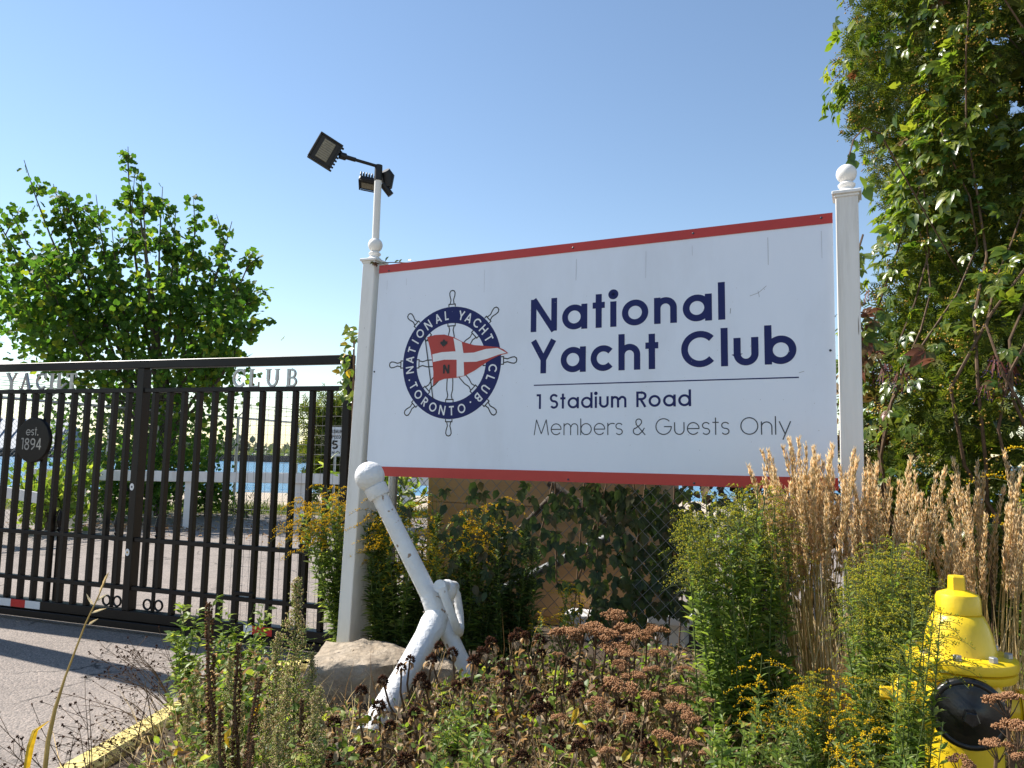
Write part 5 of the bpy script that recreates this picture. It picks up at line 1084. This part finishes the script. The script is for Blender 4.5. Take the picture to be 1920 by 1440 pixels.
slf = Leaves(); n = 14; t = RNG.uniform(.1, .85, n); a = RNG.uniform(0, 2 * PI, n); slf.put(BROAD, np.stack([np.zeros(n), np.zeros(n), t], 1), np.stack([np.cos(a), np.sin(a), RNG.uniform(-.6, .6, n)], 1), np.array([0, 0, 1.0]), RNG.uniform(.1, .18, n)); SLF = [None, None]
SLF[0] = slf.mesh('sedum_leaves', L_DRY); SLF[1] = slf.mesh('sedum_leaves_green', L_WEED)
seds = [(1060, 1196, 62), (1090, 1190, 50), (1117, 1187, 58), (1152, 1161, 50), (1140, 1195, 46), (1172, 1185, 52), (1191, 1198, 46), (1152, 1222, 54), (1180, 1232, 40), (1045, 1230, 24), (1160, 1294, 64), (1121, 1327, 44), (1191, 1272, 42), (1160, 1252, 38), (1180, 1353, 40), (1269, 1334, 46), (1295, 1350, 42), (1281, 1400, 50), (1271, 1300, 40), (1285, 1260, 32), (1330, 1317, 26), (1230, 1187, 44), (1212, 1195, 36), (1235, 1230, 36), (1215, 1310, 44), (1240, 1385, 46), (1140, 1415, 44), (1050, 1350, 34), (1330, 1420, 40), (1225, 1260, 34)]
hyd = [(1885, 1318, 60), (1905, 1372, 64), (1868, 1402, 52), (1802, 1432, 46), (1912, 1425, 46)]
for i, (u, v, s_) in enumerate(seds + hyd):
    near = i >= len(seds); Y = R(1.82, 1.95) if near else 3.3 - (v - 1160) / 260 * 1.05 + R(-.05, .05); tp = atY(u, v, Y); bz = bedz(tp[0], Y); bx, by = tp[0] + R(-.05, .05), Y + R(-.03, .05)
    sz_ = 'below the white boards and the tan shed' if v < 1240 else 'beside the budding goldenrod stems' if u > 1210 else 'among the dead coneflowers'
    ob = thing('dried_sedum', 'rusty dried sedum flower head in front of the hydrant cap' if near else 'rusty brown dried sedum head ' + sz_, 'flower', (bx, by, bz), 0, 'dried sedum at the hydrant' if near else 'dried sedum ' + sz_)
    w_ = 1.15 * s_ * Y / FPX; tv = Vector((tp[0] - bx, Y - by, tp[2] - bz)); L_ = tv.length; q = Vector((0, 0, 1)).rotation_difference(tv.normalized()).to_matrix().to_4x4()
    o = link('stem', CST, ob); o.matrix_basis = q @ Matrix.Diagonal((1, 1, L_ - w_ * .35, 1)); h = SH[i % 4]; M = Matrix.Translation(tv) @ Matrix.Rotation(R(-.25, .25), 4, 'X') @ Matrix.Rotation(R(0, 6), 4, 'Z') @ Matrix.Scale(w_, 4)
    fh = link('flower_head', h[0], ob, M); stuff(link('head_stalks', h[1], fh)); stuff(link('leaves', SLF[i % 3 == 0], ob, q @ Matrix.Rotation(R(0, 6), 4, 'Z') @ Matrix.Diagonal((.32, .32, L_ * .9, 1))))
# ------------------------------------------------------------------ brown flower spikes
def spike_mesh(seed):
    rg = np.random.default_rng(seed); n = 520; t = rg.uniform(0, 1, n); a = rg.uniform(0, 2 * PI, n); k = .3 + .7 * np.sin(np.minimum(1, t * 1.0) * PI * .92 + .12) ** .5; o = np.stack([np.cos(a), np.sin(a), np.zeros(n)], 1); h = Leaves()
    h.put(BIT, np.stack([np.zeros(n), np.zeros(n), t], 1) + o * (.014 * k)[:, None], o + np.array([0, 0, .8]) + rg.normal(0, .4, (n, 3)), rg.normal(0, 1, (n, 3)), rg.uniform(.014, .028, n), rg.uniform(.012, .02, n)); return h.mesh('brown_spike', L_SPIKE)
SPK = [spike_mesh(120 + k) for k in range(3)]
for i, (u, v, u2) in enumerate(((392, 1131, 398), (448, 1208, 440), (486, 1270, 462), (474, 1388, 470), (566, 1312, 566), (412, 1330, 418))):
    Y = (2.35, 2.3, 2.22, 2.1, 2.45, 2.2)[i]; tp = atY(u, v, Y); bs_ = atY(u2, 1440, Y); dirn = (tp - bs_) / np.linalg.norm(tp - bs_); bz = .06; base = tp - dirn * ((tp[2] - bz) / dirn[2])
    ob = thing('brown_flower_spike', 'tall dried brown flower spike standing among green weeds', 'flower', base, 0, 'dried brown spikes near the kerb'); tv = Vector(tp - base); q = Vector((0, 0, 1)).rotation_difference(tv.normalized()).to_matrix().to_4x4()
    o = link('stem', CST, ob); o.matrix_basis = q @ Matrix.Diagonal((1, 1, tv.length, 1)); sl_ = tv.length * .66; link('seed_spike', SPK[i % 3], ob, Matrix.Translation(tv * .34) @ q @ Matrix.Rotation(R(0, 6), 4, 'Z') @ Matrix.Diagonal((sl_ * 1.0, sl_ * 1.0, sl_, 1)))
    stuff(link('dry_leaves', CLF, ob, q @ Matrix.Diagonal((.45, .45, tv.length * .5, 1))))
# ------------------------------------------------------------------ fluffy horseweed
def fluffy(seed):
    rg = np.random.default_rng(seed); st = Leaves(); fw = Leaves(); lf = Leaves(); st.tube([(0, 0, 0), (.01, 0, .5), (0, 0, 1)], [.005, .004, .001], 5)
    for k in range(54):
        q = .3 + .7 * (k / 54) ** .9; a = rg.uniform(0, 2 * PI); Ln = .24 * (1.06 - q) * rg.uniform(.6, 1.1); o = np.array([math.cos(a), math.sin(a), 0]); b = np.array([0, 0, q]); e = b + o * Ln * .75 + np.array([0, 0, Ln * .9]); st.tube([b, (b + e) / 2 - o * .004, e], [.0016, .0012, .0006], 3)
        n = 26; s_ = rg.uniform(.15, 1.05, n); fw.put(BIT, b + (e - b) * s_[:, None] + rg.normal(0, .009, (n, 3)), rg.normal(0, 1, (n, 3)) + np.array([0, 0, .8]), rg.normal(0, 1, (n, 3)), rg.uniform(.009, .018, n), rg.uniform(.006, .011, n))
    n = 80; t = rg.uniform(.05, .75, n); a = np.arange(n) * 2.4; lf.put(LANCE, np.stack([np.zeros(n), np.zeros(n), t], 1), np.stack([np.cos(a), np.sin(a), np.full(n, .6)], 1), np.array([0, 0, 1.0]), rg.uniform(.06, .11, n), rg.uniform(.05, .08, n)); return st.mesh('horseweed_stem', M_STEMG), lf.mesh('horseweed_leaves', L_GOLDL), fw.mesh('horseweed_fluff', L_FLUFF)
FLU = [fluffy(140 + k) for k in range(3)]
for i, (u, v, Y) in enumerate(((556, 1088, 2.75), (520, 1190, 2.6), (585, 1225, 2.7), (600, 1290, 2.5), (540, 1270, 2.35), (500, 1330, 2.3), (590, 1300, 2.25), (430, 1235, 2.75), (372, 1240, 3.0), (352, 1320, 2.6), (455, 1320, 2.4), (520, 1370, 2.15), (410, 1370, 2.3))):
    tp = atY(u, v, Y); ob = thing('horseweed', 'tallest fluffy pale horseweed in front of the gate end' if i == 0 else 'fluffy pale seeding horseweed ' + ('near the boulder' if u > 480 else 'around the brown spikes near the kerb'), 'weed', (tp[0] + R(-.04, .04), Y, bedz(tp[0], Y)), 0, None if i == 0 else 'seeding horseweed ' + ('near the boulder' if u > 480 else 'near the kerb')); stalk(ob, np.array(ob.location), tp, FLU[i % 3], ('stalk', 'foliage', 'seed_fluff'))
# ------------------------------------------------------------------ leafy weeds by the kerb
def weed(seed, lm):
    rg = np.random.default_rng(seed); st = Leaves(); lf = Leaves()
    for k in range(5):
        a = rg.uniform(0, 2 * PI); e = np.array([.3 * math.cos(a) * rg.uniform(.2, 1), .3 * math.sin(a) * rg.uniform(.2, 1), rg.uniform(.6, 1.0) if k else 1.0]); cv = [e * t + np.array([e[0], e[1], 0]) * .3 * t * (t - 1) for t in np.linspace(0, 1, 6)]; st.tube(cv, list(np.linspace(.009, .003, 6)), 4)
        n = 34; t = rg.uniform(.12, 1.0, n); an = np.arange(n) * 2.4; P = np.array([e * x + np.array([e[0], e[1], 0]) * .3 * x * (x - 1) for x in t]); lf.put(BROAD if k % 2 else LANCE, P, np.stack([np.cos(an), np.sin(an), rg.uniform(-.2, .8, n)], 1), np.array([0, 0, 1.0]) + rg.normal(0, .3, (n, 3)), rg.uniform(.1, .2, n) * (1.2 - .6 * t), rg.uniform(.1, .17, n) * (1.2 - .5 * t) * (1 if k % 2 else 1.8))
    return st.mesh('weed_stems', M_STEMG), lf.mesh('weed_leaves', lm), None
WD = [weed(160, L_WEED), weed(161, L_WEED), weed(162, L_GOLDL), weed(163, L_WEED)]
wpos = [(330, 1185, 3.6), (366, 1112, 3.75), (410, 1160, 3.7), (432, 1130, 3.85), (468, 1135, 3.9), (500, 1195, 3.8), (455, 1200, 3.3), (350, 1230, 3.2), (395, 1225, 3.0), (430, 1290, 2.7), (370, 1360, 2.5), (420, 1385, 2.35), (520, 1390, 2.3), (560, 1400, 2.2), (680, 1380, 2.3), (800, 1400, 2.15), (930, 1400, 2.1), (1030, 1420, 2.1), (470, 1260, 3.0), (1350, 1370, 2.15), (1430, 1410, 2.05), (1510, 1230, 2.75), (1450, 1210, 2.8)]
for i, (u, v, Y) in enumerate(wpos):
    tp = atY(u, v, Y); wz = 'in front of the gate foot' if Y > 3.25 else 'around the brown flower spikes' if u < 480 else 'in front of the boulder' if u < 700 else 'under the dead coneflowers' if u < 1100 else 'at the foot of the reed grass'; ob = thing('leafy_weed', 'small leafy green weed ' + wz, 'weed', (tp[0] + R(-.04, .04), Y, bedz(tp[0], Y)), 0, 'leafy weeds ' + wz); stalk(ob, np.array(ob.location), tp, WD[i % 4], ('stems', 'foliage'))
# dry branching stems with dot-like seed heads leaning over the road
def dotty(seed):
    rg = np.random.default_rng(seed); st = Leaves(); hd_ = Leaves()
    for k in range(7):
        e = np.array([rg.normal(-.25, .25), rg.normal(0, .2), rg.uniform(.6, 1)]); m = e * .5 + np.array([.03, 0, .08]); st.tube([(0, 0, 0), m, e], [.006, .004, .002], 4)
        for j in range(6):
            s0_ = m + (e - m) * rg.uniform(0, 1); q = s0_ + np.array([rg.normal(-.08, .12), rg.normal(0, .1), rg.uniform(.0, .2)]); st.tube([s0_, (s0_ + q) / 2, q], .0022, 3); n = 6; hd_.put(BIT, np.tile(q, (n, 1)), rg.normal(0, 1, (n, 3)), rg.normal(0, 1, (n, 3)), rg.uniform(.012, .02, n), rg.uniform(.012, .016, n))
    return st.mesh('dry_twigs', M_STEMB), hd_.mesh('dry_dots', L_CONE), None
DT = [dotty(180 + k) for k in range(3)]
for i, (u, v, Y, bu) in enumerate(((275, 1165, 3.7, 330), (235, 1235, 3.4, 320), (260, 1280, 3.1, 340), (215, 1330, 2.9, 300), (310, 1200, 3.5, 350), (60, 1380, 2.3, 110), (20, 1390, 2.2, 60), (165, 1320, 2.5, 175), (290, 1330, 2.8, 330))):
    tp = atY(u, v, Y); bx = atY(bu, 1400, Y)[0]; ob = thing('dry_seed_stem', 'thin dry branching stem with dark dot seed heads over the asphalt', 'weed', (bx, Y, .03), 0, 'dry seed stems over the kerb'); stalk(ob, np.array(ob.location), tp, DT[i % 3], ('stems', 'seed_heads'), 0.0)
gs = thing('grass_stalk', 'single tall dry grass stalk rising in front of the asphalt', 'grass', (atY(76, 1440, 2.1)[0], 2.1, .05)); o2 = np.array(gs.location)
MB().tube([(0, 0, -.03), atY(90, 1390, 2.1) - o2, atY(103, 1330, 2.1) - o2, atY(122, 1270, 2.1) - o2, atY(160, 1170, 2.1) - o2, atY(186, 1115, 2.1) - o2, atY(203, 1075, 2.1) - o2], [.006, .006, .005, .003, .0022, .0018, .001], 6).build('stem', M_STRAW, gs, True)
L_ = Leaves()
for u, v, du, dv in ((186, 1115, 10, -28), (192, 1100, 8, -24), (176, 1135, -14, -18), (170, 1150, 22, -8), (180, 1128, 16, -12), (165, 1172, 14, -10)): p0 = atY(u, v, 2.1) - o2; p1 = atY(u + du, v + dv, 2.1) - o2; L_.put(LANCE, [p0], [p1 - p0], [(0, -1, .2)], [np.linalg.norm(p1 - p0) * 1.2], [.035])
link('seed_head', L_.mesh('grass_seed_head', L_REED), gs)
p0 = atY(50, 1440, 2.1) - o2; cv = [p0, atY(57, 1400, 2.1) - o2, atY(66, 1370, 2.1) - o2, atY(92, 1352, 2.1) - o2]; v = []; f = []
for i, p in enumerate(cv): w_ = (.009, .01, .008, .002)[i]; v += [p + np.array([-w_, 0, 0]), p + np.array([0, -.004, .0]), p + np.array([w_, 0, .001])]
for i in range(3): f += [(3 * i, 3 * i + 1, 3 * i + 4, 3 * i + 3), (3 * i + 1, 3 * i + 2, 3 * i + 5, 3 * i + 4)]
MB().add(v, f).build('blade', L_YELLOW, gs, True)
# ------------------------------------------------------------------ undergrowth that covers the soil
def bed_points(n, y0=1.5, y1=4.0):
    P = []
    while len(P) < n:
        y = R(y0, y1); xl = kp[2][0] + (y - kp[2][1]) * kd[0] / kd[1] + KW + .05; x = R(max(xl, -.78 * y), .82 * y)
        yl = 4.2906 - (x + .818) * .4806     # line of the sign
        if y < yl + .5: P.append((x, y))
    return P
VLIM = np.array([(0, 1470), (180, 1465), (240, 1440), (330, 1378), (345, 1250), (420, 1200), (520, 1235), (570, 1290), (600, 1318), (720, 1330), (800, 1290), (880, 1255), (960, 1215), (1040, 1205), (1300, 1200), (1420, 1215), (1640, 1240), (1720, 1330), (1920, 1400)], float)
def low_enough(P):
    """keep only undergrowth no taller than it is in the bed: low at the kerb and in front of the boulder"""
    P = np.asarray(P, float); c = (P - CAM) @ CR; u = 960 + FPX * c[:, 0] / -c[:, 2]; v = 720 - FPX * c[:, 1] / -c[:, 2]
    return v > np.interp(u, VLIM[:, 0], VLIM[:, 1])
def undergrowth(name, label, cat, n, tpl, m_, hmax, size, wide=None, up=.3):
    P = [(x, y, bedz(x, y) + hmax * random.random() ** 1.6) for x, y in bed_points(n)]; P = np.array(P); d = rv(n); d[:, 2] = d[:, 2] * .6 + up; P = P[low_enough(P + d * size * (.7 if up < 1 else 1.0))]; n = len(P); L_ = Leaves(); d = rv(n); d[:, 2] = d[:, 2] * .6 + up; s_ = RNG.uniform(.6, 1.3, n) * size
    L_.put(tpl, P, d, rv(n, .6) + np.array([0, 0, 1.0]), s_, None if wide is None else s_ * wide); o = link(name, L_.mesh(name, m_)); return stuff(tag(o, label, cat))
undergrowth('dry_undergrowth', 'tangled dry brown leaves covering the flower bed', 'dry leaves', 9000, CURL, L_DARKDRY, .3, .045)
undergrowth('pale_undergrowth', 'pale curled dead leaves hanging in the flower bed', 'dry leaves', 11000, CURL, L_DRY, .36, .038)
undergrowth('green_undergrowth', 'small green leaves scattered through the dry flower bed', 'ground cover', 11000, BROAD, L_WEED, .35, .034)
undergrowth('grass_undergrowth', 'thin dry grass blades standing in the flower bed', 'grass', 9000, BLADE, L_REED, .12, .24, .4, 1.5)
undergrowth('dry_stalks', 'thin dark dry stalks standing in the flower bed', 'dry stalks', 6000, BLADE, L_DARKDRY, .14, .28, .6, 1.4)
L_ = Leaves(); P = [(x, y, bedz(x, y) + R(.22, .36)) for x, y in bed_points(60, 1.9, 3.0)]; P = [p if low_enough([p])[0] else (p[0], p[1], .12) for p in P]; L_.put(CURL, P, rv(60) + np.array([0, 0, -.3]), rv(60, .5) + np.array([0, -.4, 1.0]), RNG.uniform(.04, .075, 60)); stuff(tag(link('yellow_leaves', L_.mesh('yellow_leaves', L_YELLOW)), 'scattered bright yellow withering leaves in the bed', 'leaves'))
